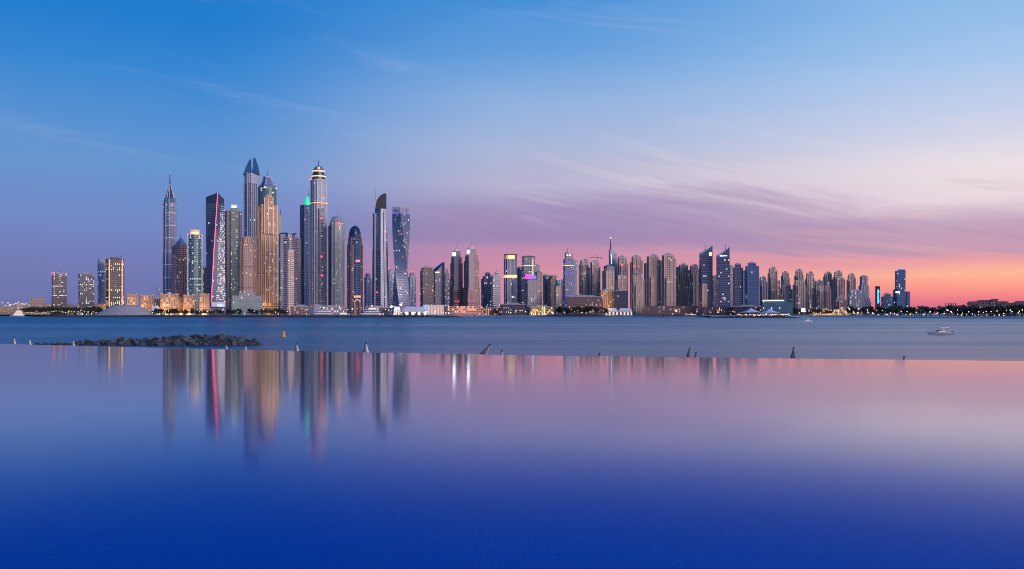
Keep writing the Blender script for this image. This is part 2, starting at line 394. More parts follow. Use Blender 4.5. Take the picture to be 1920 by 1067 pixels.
surf('pool_stone', (0.03, 0.06, 0.25), 0.5)
xl, xr = edge[0][0], edge[-1][0]
mb = MB(); mb.face([(x, y, PW) for x, y in ([(xl, -4), (xr, -4)] + list(reversed(edge)))], 'pool_water'); tag(mb.build('pool_water'), kind='structure')
mb = MB(); mb.face([(x, y, PW - 0.95) for x, y in ([(xl, -4), (xr, -4)] + list(reversed(edge)))], 'mosaic'); tag(mb.build('pool_floor'), kind='structure')
mb = MB()
for (x, y), (x2, y2) in zip(edge, edge[1:]):
    d = Vector((x2 - x, y2 - y)).normalized(); nx, ny = -d.y * .3, d.x * .3
    i0, i1, o0, o1 = (x, y), (x2, y2), (x + nx, y + ny), (x2 + nx, y2 + ny)
    mb.face([(*i0, PW - .95), (*i1, PW - .95), (*i1, PW - .006), (*i0, PW - .006)], 'mosaic')
    mb.face([(*i0, PW - .006), (*i1, PW - .006), (*o1, PW - .03), (*o0, PW - .03)], 'pool_stone')
    mb.face([(*o0, PW - .03), (*o1, PW - .03), (*o1, 1.4), (*o0, 1.4)], 'pool_stone')
tag(mb.build('pool_weir_wall'), kind='structure')
mb = MB()
mb.box((xl - .15, edge[0][1] / 2 - 2, 4.25), (.3, edge[0][1] + 4, 5.7), 'pool_stone'); mb.box((xr + .15, edge[-1][1] / 2 - 2, 4.25), (.3, edge[-1][1] + 4, 5.7), 'pool_stone')
mb.box(((xl + xr) / 2, -4.4, 4.25), (xr - xl, .8, 5.7), 'pool_stone')
tag(mb.build('pool_side_wall'), kind='structure')

# ------------------------------------------------------------------ towers
GZ = 2.0
def rect(W, k=1.0, th=30.0, cx=0.0, cy=0.0):
    t = R(th); w = W / (abs(math.cos(t)) + k * abs(math.sin(t))); d = w * k
    return [(cx + u * math.cos(t) - v * math.sin(t), cy + u * math.sin(t) + v * math.cos(t)) for u, v in ((-w / 2, -d / 2), (w / 2, -d / 2), (w / 2, d / 2), (-w / 2, d / 2))]
def ngon(W, n=20, cx=0.0, cy=0.0, a0=0.0, ky=1.0):
    r = W / 2
    return [(cx + r * math.cos(a0 + 2 * math.pi * i / n), cy + ky * r * math.sin(a0 + 2 * math.pi * i / n)) for i in range(n)]
def chamf(W, k=1.0, th=30.0, c=0.18, cx=0, cy=0):
    p = rect(W, k, th, cx, cy); out = []
    for i in range(4):
        a, b, d = Vector(p[i - 1]), Vector(p[i]), Vector(p[(i + 1) % 4])
        out.append(tuple(b + (a - b) * c)); out.append(tuple(b + (d - b) * c))
    return out
def pscale(poly, s, c=None):
    c = c or (sum(p[0] for p in poly) / len(poly), sum(p[1] for p in poly) / len(poly))
    return [(c[0] + (x - c[0]) * s, c[1] + (y - c[1]) * s) for x, y in poly]
def offset(poly, d):
    n = len(poly); out = []
    for i in range(n):
        a, b, c = Vector(poly[i - 1]), Vector(poly[i]), Vector(poly[(i + 1) % n])
        e1 = (b - a).normalized(); e2 = (c - b).normalized(); n1 = Vector((e1.y, -e1.x)); n2 = Vector((e2.y, -e2.x))
        m = (n1 + n2); m = m / max(0.3, (1 + n1.dot(n2))); out.append((b.x + m.x * d, b.y + m.y * d))
    return out
def lerp2(a, b, t): return (a[0] + (b[0] - a[0]) * t, a[1] + (b[1] - a[1]) * t)
def ST(wall, glass='glass_navy', bay=5.0, fh=4.4, ww=.62, wh=.6, lit=.05, lm=('warm', 'cool', 'dim_warm', 'dim_cool'), slab=None, pier=None, floors=0.0, fm='cool'):
    return dict(wall=wall, glass=glass, bay=bay, fh=fh, ww=ww, wh=wh, lit=lit, lm=lm, slab=slab, pier=pier, floors=floors, fm=fm)
class Tower:
    def __init__(s, name, label, px, D, cat='skyscraper', group=None):
        s.px = px; s.D = D; a = math.atan((px - 960) / F); s.k = D * math.cos(a) / F
        s.root = empty(name, (AX(px, D), D, GZ), -a); tag(s.root, label, cat, group)
        s.p = {}; s.stuff = set()
    def z(s, py): return AZ(py, s.D) - GZ
    def w(s, n): return n * s.k
    def x(s, px): return (px - s.px) * s.k
    def mb(s, part, stuff=False):
        if stuff: s.stuff.add(part)
        return s.p.setdefault(part, MB())
    def block(s, poly, z0, z1, st, poly1=None, part='shaft', win=True, off=0.22):
        poly1 = poly1 or poly
        s.mb(part).prism(poly, z0, z1, st['wall'], poly1)
        if not win: return
        wb = s.mb('windows', True); n = len(poly); H = z1 - z0; nf = max(1, int(H / st['fh'])); fh = H / nf
        rowlit = [rnd.random() for _ in range(nf)]
        A0, A1 = offset(poly, off), offset(poly1, off)
        for i in range(n):
            j = (i + 1) % n
            e = Vector((poly[j][0] - poly[i][0], poly[j][1] - poly[i][1])); L = e.length
            if L < 1.0: continue
            nrm = Vector((e.y, -e.x)) / L
            if nrm.y > 0.35: continue
            nb = max(1, int(round(L / st['bay'])))
            for fl in range(nf):
                za = z0 + fh * (fl + (1 - st['wh']) / 2); zb = za + fh * st['wh']
                t0, t1 = (za - z0) / H, (zb - z0) / H
                P0, Q0 = lerp2(A0[i], A1[i], t0), lerp2(A0[j], A1[j], t0); P1, Q1 = lerp2(A0[i], A1[i], t1), lerp2(A0[j], A1[j], t1)
                full = rowlit[fl] < st['floors']
                for b in range(nb):
                    r = rnd.random(); ws = st['ww']; lit = False
                    if full and r < 0.7: mt = st['fm']; lit = True
                    elif r < st['lit'] * 0.55 * (0.4 + 1.3 * rowlit[fl]): mt = rnd.choice(st['lm']); lit = True
                    else: mt = st['glass']
                    if lit: ws *= rnd.uniform(.28, .6)
                    u0 = (b + (1 - ws) / 2) / nb; u1 = (b + (1 + ws) / 2) / nb
                    j1, j2 = rnd.uniform(-.05, .05), rnd.uniform(-.05, .05)
                    a_, b_, c_, d_ = lerp2(P0, Q0, u0), lerp2(P0, Q0, u1), lerp2(P1, Q1, u1), lerp2(P1, Q1, u0)
                    wb.face([(a_[0] + nrm.x * j1, a_[1] + nrm.y * j1, za), (b_[0] + nrm.x * j2, b_[1] + nrm.y * j2, za), (*c_, zb), (*d_, zb)], mt)
            if st['pier']:
                ev, pw, pr, pm = st['pier']; pb = s.mb('piers', True)
                B0, B1 = offset(poly, pr), offset(poly1, pr)
                for b in range(0, nb + 1, ev):
                    u = b / nb; h = pw / 2 / L
                    ua, ub = max(0, u - h), min(1, u + h)
                    lo_in = [lerp2(poly[i], poly[j], ua), lerp2(poly[i], poly[j], ub)]; lo_out = [lerp2(B0[i], B0[j], ua), lerp2(B0[i], B0[j], ub)]
                    hi_in = [lerp2(poly1[i], poly1[j], ua), lerp2(poly1[i], poly1[j], ub)]; hi_out = [lerp2(B1[i], B1[j], ua), lerp2(B1[i], B1[j], ub)]
                    lo = [lo_out[0], lo_out[1], lo_in[1], lo_in[0]]; hi = [hi_out[0], hi_out[1], hi_in[1], hi_in[0]]
                    pb.loft([[(*q, z0) for q in lo], [(*q, z1 + 0.4) for q in hi]], pm)
        if st['slab']:
            ev, th, pr, sm = st['slab']; sb = s.mb('floor_slabs', True)
            for fl in range(0, nf + 1, ev):
                zc = z0 + fh * fl; t = fl / nf
                pp = offset([lerp2(a, b, t) for a, b in zip(poly, poly1)], pr); sb.prism(pp, zc - th / 2, zc + th / 2, sm)
    def rooftop(s, poly, z, wall='concrete', h=None):
        h = h or 4.0
        o_, i_ = offset(poly, .35), offset(poly, -.6)
        s.mb('parapet').loft([[(*q, z - .3) for q in o_], [(*q, z + 1.4) for q in o_], [(*q, z + 1.4) for q in i_], [(*q, z - .2) for q in i_]], wall, False, False)
        q = pscale(poly, 0.5); s.mb('roof_plant').prism(q, z, z + h, wall)
    def mast(s, x, y, z0, z1, r=0.9, mat='dark_metal', part='spire', tip=None):
        s.mb(part).bar((x, y, z0), (x, y, z1), r, mat, 6, r * .3)
        if tip: s.mb('beacon').ball((x, y, z1), 1.1, tip, 6)
    def done(s):
        made = {}
        SUB = dict(dome_rib=('dome', 'ribbed_dome'), dome_light=('dome',), gold_ring=('drum',), crown_light=('lattice_crown',), crown_rib=('crown', 'spire_cone'), crown_band=('crown',), crown_post=('gold_crown',), crown_rim=('gold_crown',), crown_mullion=('black_crown',), wedge_frame=('wedge_roof',), strip_frame=('yellow_strip',))
        for nme, b in s.p.items():
            if nme in s.stuff: o = b.build(nme, s.root); o['kind'] = 'stuff'; made.setdefault(nme, []).append((o, 0))
            else:
                for piece in b.pieces():
                    o = piece.build(nme, s.root); made.setdefault(nme, []).append((o, max(v[2] for v in piece.v), min(v[2] for v in piece.v)))
        tiers = [q for n_ in ('shaft', 'upper_tier', 'middle_tier', 'wing', 'crown') for q in made.get(n_, [])]
        for n_, lst in made.items():
            if n_ in ('parapet', 'roof_plant', 'corner_turret', 'stair_head', 'cornice') and tiers:
                for q in lst: q[0].parent = min(tiers, key=lambda w: abs(w[1] - q[2]))[0]
            for pn in SUB.get(n_, ()):
                if pn in made:
                    for q in lst: q[0].parent = made[pn][0][0]
                    break
        return s.root
def gen(label, xl, xr, yt, D, st, th=30, k=1.0, tiers=(), extra=(), name='apartment_tower', roof='plant', mast=None, cat='skyscraper', group=None, podium=None, beacons=None, ch=0, wallroof='concrete', rnd_plan=False):
    t = Tower(name, label, (xl + xr) / 2, D, cat, group); W = t.w(xr - xl)
    poly = ngon(W, 20) if rnd_plan else (chamf(W, k, th, ch) if ch else rect(W, k, th))
    z = t.z(yt); t.block(poly, 0, z, st)
    top, zt = poly, z
    for sc, y2 in tiers:
        top = pscale(top, sc); z2 = t.z(y2); t.block(top, zt, z2, st, part='upper_tier'); zt = z2
    if roof == 'plant': t.rooftop(top, zt, wallroof)
    for e in extra:
        a, b, y, dyy = e[:4]; st2 = e[4] if len(e) > 4 else st
        pp = rect(t.w(b - a), .9, th, t.x((a + b) / 2), dyy); t.block(pp, 0, t.z(y), st2, part='wing'); t.rooftop(pp, t.z(y), wallroof, 2.5)
    if podium:
        a, b, y, mt = podium; pp = rect(t.w(b - a), .5, min(th, 8), t.x((a + b) / 2), -8)
        t.block(pp, 0, t.z(y), ST(mt, 'glass_brown', 6, 5, .6, .5, .35), part='podium')
    if mast: t.mast(t.x(mast[0]), 0, zt, t.z(mast[1]))
    if beacons:
        for bx, by, bm in beacons: t.mb('beacon').ball((t.x(bx), -W * .45, t.z(by)), 1.1, bm)
    t.done(); return t

# ---- left hand office blocks
OFF = ST('dark_metal', 'glass_black', 4.0, 4.2, .9, .5, .24, ('dim_cool', 'warm', 'dim_cool', 'dim_warm'), (1, .7, .5, 'dark_metal'), None, .10, 'cool')
gen('dark banded office block with red warning lights on its roof corners', 97, 125, 514, 2050, OFF, 8, .8, name='office_tower', mast=(113, 507),
    beacons=[(98, 513, 'red'), (102, 512, 'red'), (124, 513, 'red')])
gen('banded office block with an overhanging flat roof and white lit floors', 147, 177, 515, 2050,
    ST('dark_metal', 'glass_black', 4.0, 4.2, .9, .55, .42, ('cool', 'dim_cool', 'dim_cool', 'dim_warm'), (1, .7, .5, 'slate_blue'), None, .14, 'cool'), 8, .8, name='office_tower')
gen('narrow pale blue glass slab beside the dark gold striped office tower', 183, 199, 488, 2120,
    ST('slate_blue', 'glass_blue', 4.5, 4.2, .86, .7, .10, ('cool', 'dim_cool'), None, None, .03, 'dim_cool'), 12, 1.2, name='office_tower')
t = Tower('office_tower', 'dark glass office tower with gold lit vertical strips and yellow floors', 215.5, 2040, 'skyscraper')
P = rect(t.w(35), .8, 14); t.block(P, 0, t.z(487), ST('charcoal', 'glass_black', 4.0, 4.2, .9, .6, .10, ('warm', 'dim_warm', 'yellow'), (1, .5, .35, 'charcoal'), None, .22, 'yellow'))
t.rooftop(P, t.z(487), 'dark_metal', 5)
for xx in (205, 229): t.mb('light_strip').box((t.x(xx), P[0][1] - 1.2 + (0 if xx < 215 else 4.5), t.z(533)), (2.2, 1.2, t.z(487) - t.z(579)), 'dim_warm')
t.mast(t.x(227), 0, t.z(487), t.z(475)); t.done()

# ---- the main cluster
# slim tower with tented spire
t = Tower('pointed_tower', 'slim blue glass tower with a white frame and a tall tent shaped spire', 318.5, 2300)
st = ST('slate_blue', 'glass_blue', 5.0, 4.6, .7, .62, .07, ('cool', 'dim_cool', 'dim_warm'), (7, 1.6, .8, 'white_wall'), (4, 2.2, 1.0, 'white_wall'))
P = chamf(t.w(29), 1, 22, .2); t.block(P, 0, t.z(470), st); P2 = pscale(P, .95); t.block(P2, t.z(470), t.z(380), st, part='upper_tier')
t.block(P2, t.z(380), t.z(371), ST('slate_blue', 'glass_teal', 5, 5, .8, .8, .1), pscale(P2, .8), part='crown')
apex = (0, 0, t.z(341))
for x, y in pscale(P2, .92): t.mb('crown_rib').bar((x, y, t.z(379)), (x * .05, y * .05, t.z(343)), 1.5, 'pale_grey', 4, .6)
cb = t.mb('spire_cone'); cb.loft([[(x, y, t.z(372)) for x, y in pscale(P2, .66)], [(x, y, t.z(342)) for x, y in pscale(P2, .07)]], 'glass_navy')
t.mast(0, 0, t.z(345), t.z(324), 2.2, 'slate_blue', tip='dim_cool'); t.done()
# brown gabled tower
t = Tower('gabled_tower', 'brownish tower with a small pointed gable roof beside the tented spire tower', 339, 2180)
st = ST('rose_stone', 'glass_brown', 4.4, 4.4, .6, .62, .10, ('warm', 'dim_warm', 'cool'), (10, 1.2, .6, 'rose_stone'), (3, 1.6, .9, 'rose_stone'))
P = rect(t.w(32), 1, 35); t.block(P, 0, t.z(476), st); Q = pscale(P, .80); t.block(Q, t.z(476), t.z(460), st, part='upper_tier')
t.mb('gable_roof').loft([[(x, y, t.z(460)) for x, y in Q], [(x, y, t.z(446)) for x, y in pscale(Q, .06)]], 'slate_blue'); t.mast(0, 0, t.z(447), t.z(436), .6)
pp = rect(t.w(10), 1, 30, t.x(327), 6); t.block(pp, 0, t.z(462), ST('slate_blue', 'glass_blue', 4.4, 4.4, .7, .6, .05), part='wing'); t.done()
# teal round cornered tower with lit drum
t = Tower('drum_topped_tower', 'teal glass tower with white edges and a glowing drum on the roof', 365.5, 2120)
P = ngon(t.w(26), 18, ky=.9); st = ST('teal_wall', 'glass_teal', 5, 4.6, .9, .6, .22, ('cool', 'yellow', 'dim_cool'), (1, .7, .45, 'pale_grey'), None, .14, 'mint')
t.block(P, 0, t.z(441), st)
for a in (195, 345): 
    x, y = t.w(13.6) * math.cos(R(a)), t.w(12.2) * math.sin(R(a)); t.mb('edge_fin').box((x, y, t.z(441) / 2), (4.0, 3.0, t.z(437)), 'white_wall')
t.mb('lit_drum').lathe([(t.w(8), t.z(441)), (t.w(8), t.z(434)), (t.w(9.5), t.z(433)), (t.w(9.5), t.z(431.5))], 'dim_warm', 20)
t.mb('lit_drum').lathe([(t.w(8.3), t.z(438.5)), (t.w(8.3), t.z(436))], 'warm', 20)
for bx in (352.5, 378.5): t.mb('beacon').ball((t.x(bx), -4, t.z(441)), 1.6, 'red')
t.done()
gen('low dark block with yellow windows squeezed between teal tower and red striped tower', 378, 389, 503, 2250, ST('charcoal', 'glass_black', 3.6, 4.2, .7, .6, .3, ('yellow', 'warm')), 10, 1)
# leaning dark tower with the red line
t = Tower('leaning_tower', 'dark slanted roof tower with a glowing red line down its corner', 404, 1960)
k = t.w
bot = [(t.x(387), k(12)), (t.x(396), 0), (t.x(423), k(7)), (t.x(412), k(26))]
mid_ = [(t.x(386.5), k(12)), (t.x(400.5), 0), (t.x(421.5), k(8)), (t.x(411), k(26))]
topp = [(t.x(386), k(10)), (t.x(408), 0), (t.x(420.5), k(8)), (t.x(409), k(24))]
dk = ST('slate_blue', 'glass_navy', 4.2, 4.3, .9, .6, .05, ('cool', 'dim_cool'), (1, .7, .4, 'slate_blue'))
wt = ST('pale_grey', 'glass_navy', 3.8, 4.3, .85, .55, .38, ('cool', 'cool', 'yellow', 'dim_cool'), None, None, .34, 'cool')
def half(pb, pt, z0, z1):
    t.block(pb, z0, z1, dk, pt)
half(bot, mid_, 0, t.z(480)); half(mid_, topp, t.z(480), t.z(382))
# bright slabs of the right face
sb = t.mb('balcony_slabs', True); nf = 52
for i in range(nf):
    z = t.z(574) + (t.z(384) - t.z(574)) * i / nf; tt = z / t.z(382)
    a = lerp2(bot[1], mid_[1], tt * 2) if tt < .5 else lerp2(mid_[1], topp[1], tt * 2 - 1)
    b = lerp2(bot[2], mid_[2], tt * 2) if tt < .5 else lerp2(mid_[2], topp[2], tt * 2 - 1)
    u = .30 + .12 * tt
    p0, p1 = lerp2(a, b, u), lerp2(a, b, 1.02); d = Vector((p1[0] - p0[0], p1[1] - p0[1])).normalized(); nn = Vector((d.y, -d.x)) * 1.3
    sb.loft([[(p0[0], p0[1], zz), (p0[0] + nn.x, p0[1] + nn.y, zz), (p1[0] + nn.x, p1[1] + nn.y, zz), (p1[0], p1[1], zz)] for zz in (z, z + 1.0)], 'pale_grey')
    wn = nn * .35; lit = rnd.random()
    for q in range(6):
        if rnd.random() < (.5 if .15 < tt < .9 else .3):
            s0, s1 = lerp2(p0, p1, q / 6 + .02), lerp2(p0, p1, q / 6 + .14)
            t.mb('lit_windows', True).face([(s0[0] + wn.x, s0[1] + wn.y, z + 1.3), (s1[0] + wn.x, s1[1] + wn.y, z + 1.3), (s1[0] + wn.x, s1[1] + wn.y, z + 3.1), (s0[0] + wn.x, s0[1] + wn.y, z + 3.1)], rnd.choice(['cool', 'dim_cool', 'yellow', 'dim_warm', 'dim_cool']))
t.mb('slanted_crown').prism_var(topp, t.z(382), [t.z(369), t.z(361), t.z(372), t.z(367)], 'glass_navy')
c1, c2, c3 = (bot[1][0], -1.4, t.z(570)), (mid_[1][0], -1.4, t.z(480)), (topp[1][0], -1.4, t.z(363))
t.mb('light_line').bar(c1, c2, .55, 'red_line', 6); t.mb('light_line').bar(c2, c3, .55, 'red_line', 6)
t.mb('light_base').box((t.x(409), -3, t.z(571)), (k(26), 8, 10), 'white_wall', R(8)); t.mb('light_base').box((t.x(413), -8, t.z(573)), (k(12), 2, 5), 'dim_cool', R(8))
t.mast(t.x(405), k(8), t.z(375), t.z(359), .6); t.done()
# striped tower with pale pillar crown
t = Tower('ribbed_tower', 'dark ribbed tower with a green glass centre and a pale lit roof pillar', 437, 2260)
st = ST('mauve_grey', 'glass_brown', 4.2, 4.4, .62, .65, .07, ('warm', 'cool', 'dim_warm'), None, (2, 1.2, .9, 'mauve_grey'))
P = rect(t.w(32), .8, 12); t.block(P, 0, t.z(397), st); t.rooftop(P, t.z(397), 'mauve_grey', 2)
pc = rect(t.w(13), .5, 0, t.x(439), -t.w(13)); t.block(pc, 0, t.z(392), ST('green_grey', 'glass_green', 4.2, 4.4, .8, .6, .16, ('yellow', 'mint', 'cool'), (1, .6, .3, 'green_grey')), part='centre_bay')
t.mb('crown').prism(pscale(pc, .8), t.z(392), t.z(387), 'mint'); t.mb('crown').prism(pscale(pc, .95), t.z(387), t.z(384.5), 'white_wall'); t.done()
# rose tower with mint strip
t = Tower('rose_tower', 'shorter rose stone tower with a glowing mint strip down its centre', 463.5, 2060)
st = ST('rose_stone', 'glass_brown', 4.2, 4.3, .55, .6, .12, ('warm', 'dim_warm', 'yellow'), None, (2, 1.5, .9, 'sand_stone'))
P = chamf(t.w(34), .9, 10, .2); t.block(P, 0, t.z(458), st); Q = pscale(P, .8); t.block(Q, t.z(458), t.z(447), st, part='upper_tier'); t.rooftop(Q, t.z(447), 'rose_stone', 4)
t.mb('lit_strip').box((t.x(465), P[0][1] - .9, t.z(482)), (t.w(4.4), 1.6, t.z(464) - t.z(500)), 'mint'); t.mb('lit_strip').box((t.x(465), P[0][1] - .9, t.z(516)), (t.w(4.4), 1.6, t.z(503) - t.z(532)), 'mint')
for zz in (501, 540): t.mb('band_course').prism(offset(P, .9), t.z(zz + 1), t.z(zz - 1), 'brown')
t.done()
# supertall silver with shard crown
t = Tower('shard_crowned_tower', 'tallest silver tower ending in two blue pointed shards', 471.5, 2420)
st = ST('concrete', 'glass_navy', 5.5, 4.6, .6, .72, .02, ('cool', 'dim_cool'), (22, 2, .7, 'slate_blue'), (3, 3.4, 1.5, 'pale_grey'))
P = chamf(t.w(32), 1, 28, .22); t.block(P, 0, t.z(345), st); t.block(pscale(P, .97), t.z(345), t.z(326), ST('pale_grey', 'glass_silver', 5.5, 4.6, .6, .7, .0, ('cool',), None, (2, 2.0, 1.2, 'pale_grey')), part='upper_tier')
for sx, tip, ty, dyy in ((-1, 469.5, 299, 3), (1, 476.5, 296, -3)):
    b = [(sx * t.w(7.6) + u * t.w(7.8), dyy + v * t.w(9)) for u, v in ((-1, -1), (1, -1), (1, 1), (-1, 1))]
    m_ = [(t.x(tip) + sx * t.w(3.0) + u * t.w(5.0), dyy + v * t.w(6)) for u, v in ((-1, -1), (1, -1), (1, 1), (-1, 1))]
    e_ = [(t.x(tip) + u * t.w(1.7), dyy + v * t.w(2)) for u, v in ((-1, -1), (1, -1), (1, 1), (-1, 1))]
    t.mb('crown_shard').loft([[(*q, t.z(328)) for q in b], [(*q, t.z(313)) for q in m_], [(*q, t.z(ty)) for q in e_]], 'glass_blue')
t.done()
# amber tower with teal bell crown
t = Tower('amber_tower', 'floodlit amber tower with teal glass shoulders and a bell shaped crown', 501, 2120)
st = ST('sand_stone', 'glass_brown', 4.6, 4.4, .5, .66, .16, ('warm', 'dim_warm', 'cool'), (22, 2.2, .8, 'brown'), (2, 1.7, 1.1, 'amber_glow'))  # piers emit a faint amber to stand in for floodlight on them
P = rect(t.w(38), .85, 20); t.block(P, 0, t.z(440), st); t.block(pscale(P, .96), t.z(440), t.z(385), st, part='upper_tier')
Q = ngon(t.w(35), 18, ky=.85); t.block(Q, t.z(386), t.z(353), ST('teal_wall', 'glass_teal', 5, 4.4, .9, .6, .06, ('cool',), (1, .7, .5, 'teal_wall')), part='glass_shoulder')
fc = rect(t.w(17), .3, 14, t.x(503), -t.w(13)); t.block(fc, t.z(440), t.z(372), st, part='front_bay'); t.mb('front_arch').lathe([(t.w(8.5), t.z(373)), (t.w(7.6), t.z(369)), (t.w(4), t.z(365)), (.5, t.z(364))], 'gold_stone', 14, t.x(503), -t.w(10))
t.mb('crown').loft([[(x, y, t.z(zz)) for x, y in rect(t.w(ww_), 1, 28)] for ww_, zz in ((36, 354), (33, 350), (25, 346), (19, 341), (15, 336), (13, 333))], 'slate_blue')
t.mb('crown_band').prism(rect(t.w(37), 1, 28), t.z(355), t.z(353.4), 'dim_warm'); t.mb('crown_band').prism(rect(t.w(17), 1, 28), t.z(333.5), t.z(331.5), 'pale_grey')
rr = rect(t.w(36), 1, 28); rs = rect(t.w(13.5), 1, 28)
for i in range(4): t.mb('crown_rib').bar((*rr[i], t.z(354)), (*lerp2(rr[i], rs[i], .72), t.z(344)), 1.1, 'warm' if i < 2 else 'pale_grey', 4); t.mb('crown_rib').bar((*lerp2(rr[i], rs[i], .72), t.z(344)), (*rs[i], t.z(333)), 1.1, 'pale_grey', 4)
t.mast(0, 0, t.z(332), t.z(320), 1.1)
pd = rect(t.w(42), .5, 6, t.x(503), -10); t.block(pd, 0, t.z(568), ST('gold_stone', 'glass_brown', 5, 5, .6, .55, .5, ('warm', 'orange')), part='podium'); t.done()
gen('plain greenish tower with a roof mast behind the amber tower', 512, 529, 404, 2400, ST('green_grey', 'glass_green', 4.2, 4.4, .7, .55, .12, ('mint', 'cool'), (1, .7, .4, 'green_grey')), 20, 1, mast=(526, 391))
# round slab tower
t = Tower('round_tower', 'round corner tower with stacked pale floors and a blue drum on top', 540, 2040)
P = ngon(t.w(34), 22, ky=.9); t.block(P, 0, t.z(447), ST('mauve_grey', 'glass_navy', 4.4, 4.3, .92, .58, .06, ('warm', 'cool'), (1, 1.5, .8, 'mauve_grey')))
t.mb('blue_drum').lathe([(t.w(13), t.z(447)), (t.w(13), t.z(440)), (t.w(16), t.z(439)), (t.w(16), t.z(437.5))], 'glass_blue', 20)
pw_ = rect(t.w(12), 1, 18, t.x(529), -t.w(9)); t.block(pw_, 0, t.z(440), ST('slate_blue', 'glass_navy', 4.2, 4.3, .9, .7, .03, ('cool',)), part='glass_wing')
fr_ = rect(t.w(12), .4, 6, t.x(545), -t.w(15)); t.block(fr_, 0, t.z(470), ST('beige', 'glass_brown', 4.4, 4.3, .5, .5, .08, ('warm', 'cool'), (1, .9, .5, 'white_wall')), part='balcony_bay'); t.done()
gen('thin brown tower showing between round slab tower and dark green roofed tower', 551, 564, 448, 2300, ST('brown', 'glass_brown', 4.2, 4.4, .6, .6, .06, slab=(1, .8, .4, 'mauve_grey')), 25, 1)
# green roofed tower
t = Tower('green_roofed_tower', 'dark blue tower with a green lit stepped roof behind the domed tower', 573, 2380)
P = rect(t.w(20), 1, 32); t.block(P, 0, t.z(386), ST('slate_blue', 'glass_navy', 4.4, 4.4, .6, .66, .04, ('cool', 'dim_cool', 'warm'), None, (2, 1.3, .8, 'slate_blue'))); t.rooftop(P, t.z(386), 'slate_blue', 3)
for ww_, y0, y1 in ((12, 386, 379), (8.5, 379, 374), (5, 374, 369)): t.mb('green_roof').prism(rect(t.w(ww_), 1, 32, t.x(576), -2), t.z(y0), t.z(y1), 'green', rect(t.w(ww_ * .86), 1, 32, t.x(576), -2))
t.mast(t.x(578), 0, t.z(370), t.z(352), .8); t.done()
# domed supertall
t = Tower('domed_tower', 'tall grey stone tower with a gold ringed dome and needle', 597.5, 2160)
st = ST('pale_grey', 'glass_navy', 4.3, 4.3, .56, .62, .07, ('cool', 'dim_warm', 'warm'), (24, 2.4, .8, 'slate_blue'), (3, 2.6, 1.3, 'white_wall'))
P = chamf(t.w(35), .95, 27, .12); t.block(P, 0, t.z(384), st)
fb = rect(t.w(11), .3, 20, t.x(603), -t.w(15.5)); t.block(fb, t.z(570), t.z(392), ST('concrete', 'glass_black', 3.6, 4.3, .6, .55, .14, ('warm', 'dim_red', 'cool', 'dim_warm')), part='front_bay')
P2 = pscale(P, .94); t.block(P2, t.z(381), t.z(340), ST('pale_grey', 'glass_blue', 4.3, 4.3, .7, .7, .05, ('cool',), None, (3, 2.4, 1.2, 'white_wall')), part='upper_tier')
t.mb('gold_band').prism(offset(P, 1.2), t.z(385), t.z(381), 'rose_stone'); t.mb('gold_band').prism(offset(P, 1.6), t.z(382.4), t.z(381.4), 'orange')
t.mb('cornice').prism(offset(P2, 1.3), t.z(340), t.z(337.5), 'pale_grey')
t.mb('drum').lathe([(t.w(12.5), t.z(338)), (t.w(12.5), t.z(328)), (t.w(11), t.z(327.5)), (t.w(11), t.z(321))], 'glass_navy', 24)
for r_, y_ in ((13.4, 331.5), (12, 322)): t.mb('gold_ring').lathe([(t.w(r_), t.z(y_ + 1)), (t.w(r_), t.z(y_ - 1))], 'gold', 24)
t.mb('dome').lathe([(t.w(10.4), t.z(321.5)), (t.w(9.8), t.z(318)), (t.w(7.8), t.z(314.5)), (t.w(4.6), t.z(312)), (t.w(.8), t.z(310.8))], 'slate_blue', 24)
t.mb('dome_light').box((0, -t.w(9.4), t.z(316.5)), (t.w(3), 2, t.w(4)), 'warm')
for i in range(12): a = 2 * math.pi * i / 12; t.mb('dome_rib').bar((t.w(10.6) * math.cos(a), t.w(10.6) * math.sin(a), t.z(321)), (t.w(6.2) * math.cos(a), t.w(6.2) * math.sin(a), t.z(312.6)), .5, 'pale_grey', 4)
t.mast(0, 0, t.z(311), t.z(298.5), 1.2)
for bx, by in ((603, 411), (603, 482), (603.5, 517), (582.5, 339.5)): t.mb('red_sign').ball((t.x(bx), -t.w(17.6), t.z(by)), 1.7, 'red')
t.mb('arcade').prism(offset(P, 1.4), 0, t.z(571), 'white_wall'); t.done()
# pale green ribbed dome tower
t = Tower('pale_tower', 'pale green white framed tower with a ribbed low dome beside the gold ringed tower', 632, 2120)
st = ST('green_grey', 'glass_green', 4.4, 4.3, .66, .6, .12, ('mint', 'cool', 'dim_warm'), (1, .8, .5, 'pale_grey'), (3, 1.7, 1.0, 'white_wall'))
P = chamf(t.w(31), .9, 24, .16); t.block(P, 0, t.z(418), st)
t.mb('ribbed_dome').lathe([(t.w(12), t.z(418)), (t.w(12), t.z(414)), (t.w(9), t.z(408)), (t.w(5), t.z(405.5)), (.6, t.z(404.6))], 'concrete', 18)
for i in range(14): a = 2 * math.pi * i / 14; t.mb('dome_rib').bar((t.w(13) * math.cos(a), t.w(13) * math.sin(a), t.z(416)), (t.w(5) * math.cos(a), t.w(5) * math.sin(a), t.z(405)), .9, 'pale_grey', 4)
t.mb('beacon').ball((t.x(635), -t.w(14), t.z(420)), 1.8, 'red'); t.mast(0, 0, t.z(405), t.z(398), .6)
sd_ = rect(t.w(7), 1, 24, t.x(619), -t.w(3)); t.block(sd_, 0, t.z(424), ST('charcoal', 'glass_black', 4, 4.3, .6, .6, .05), part='dark_wing'); t.done()
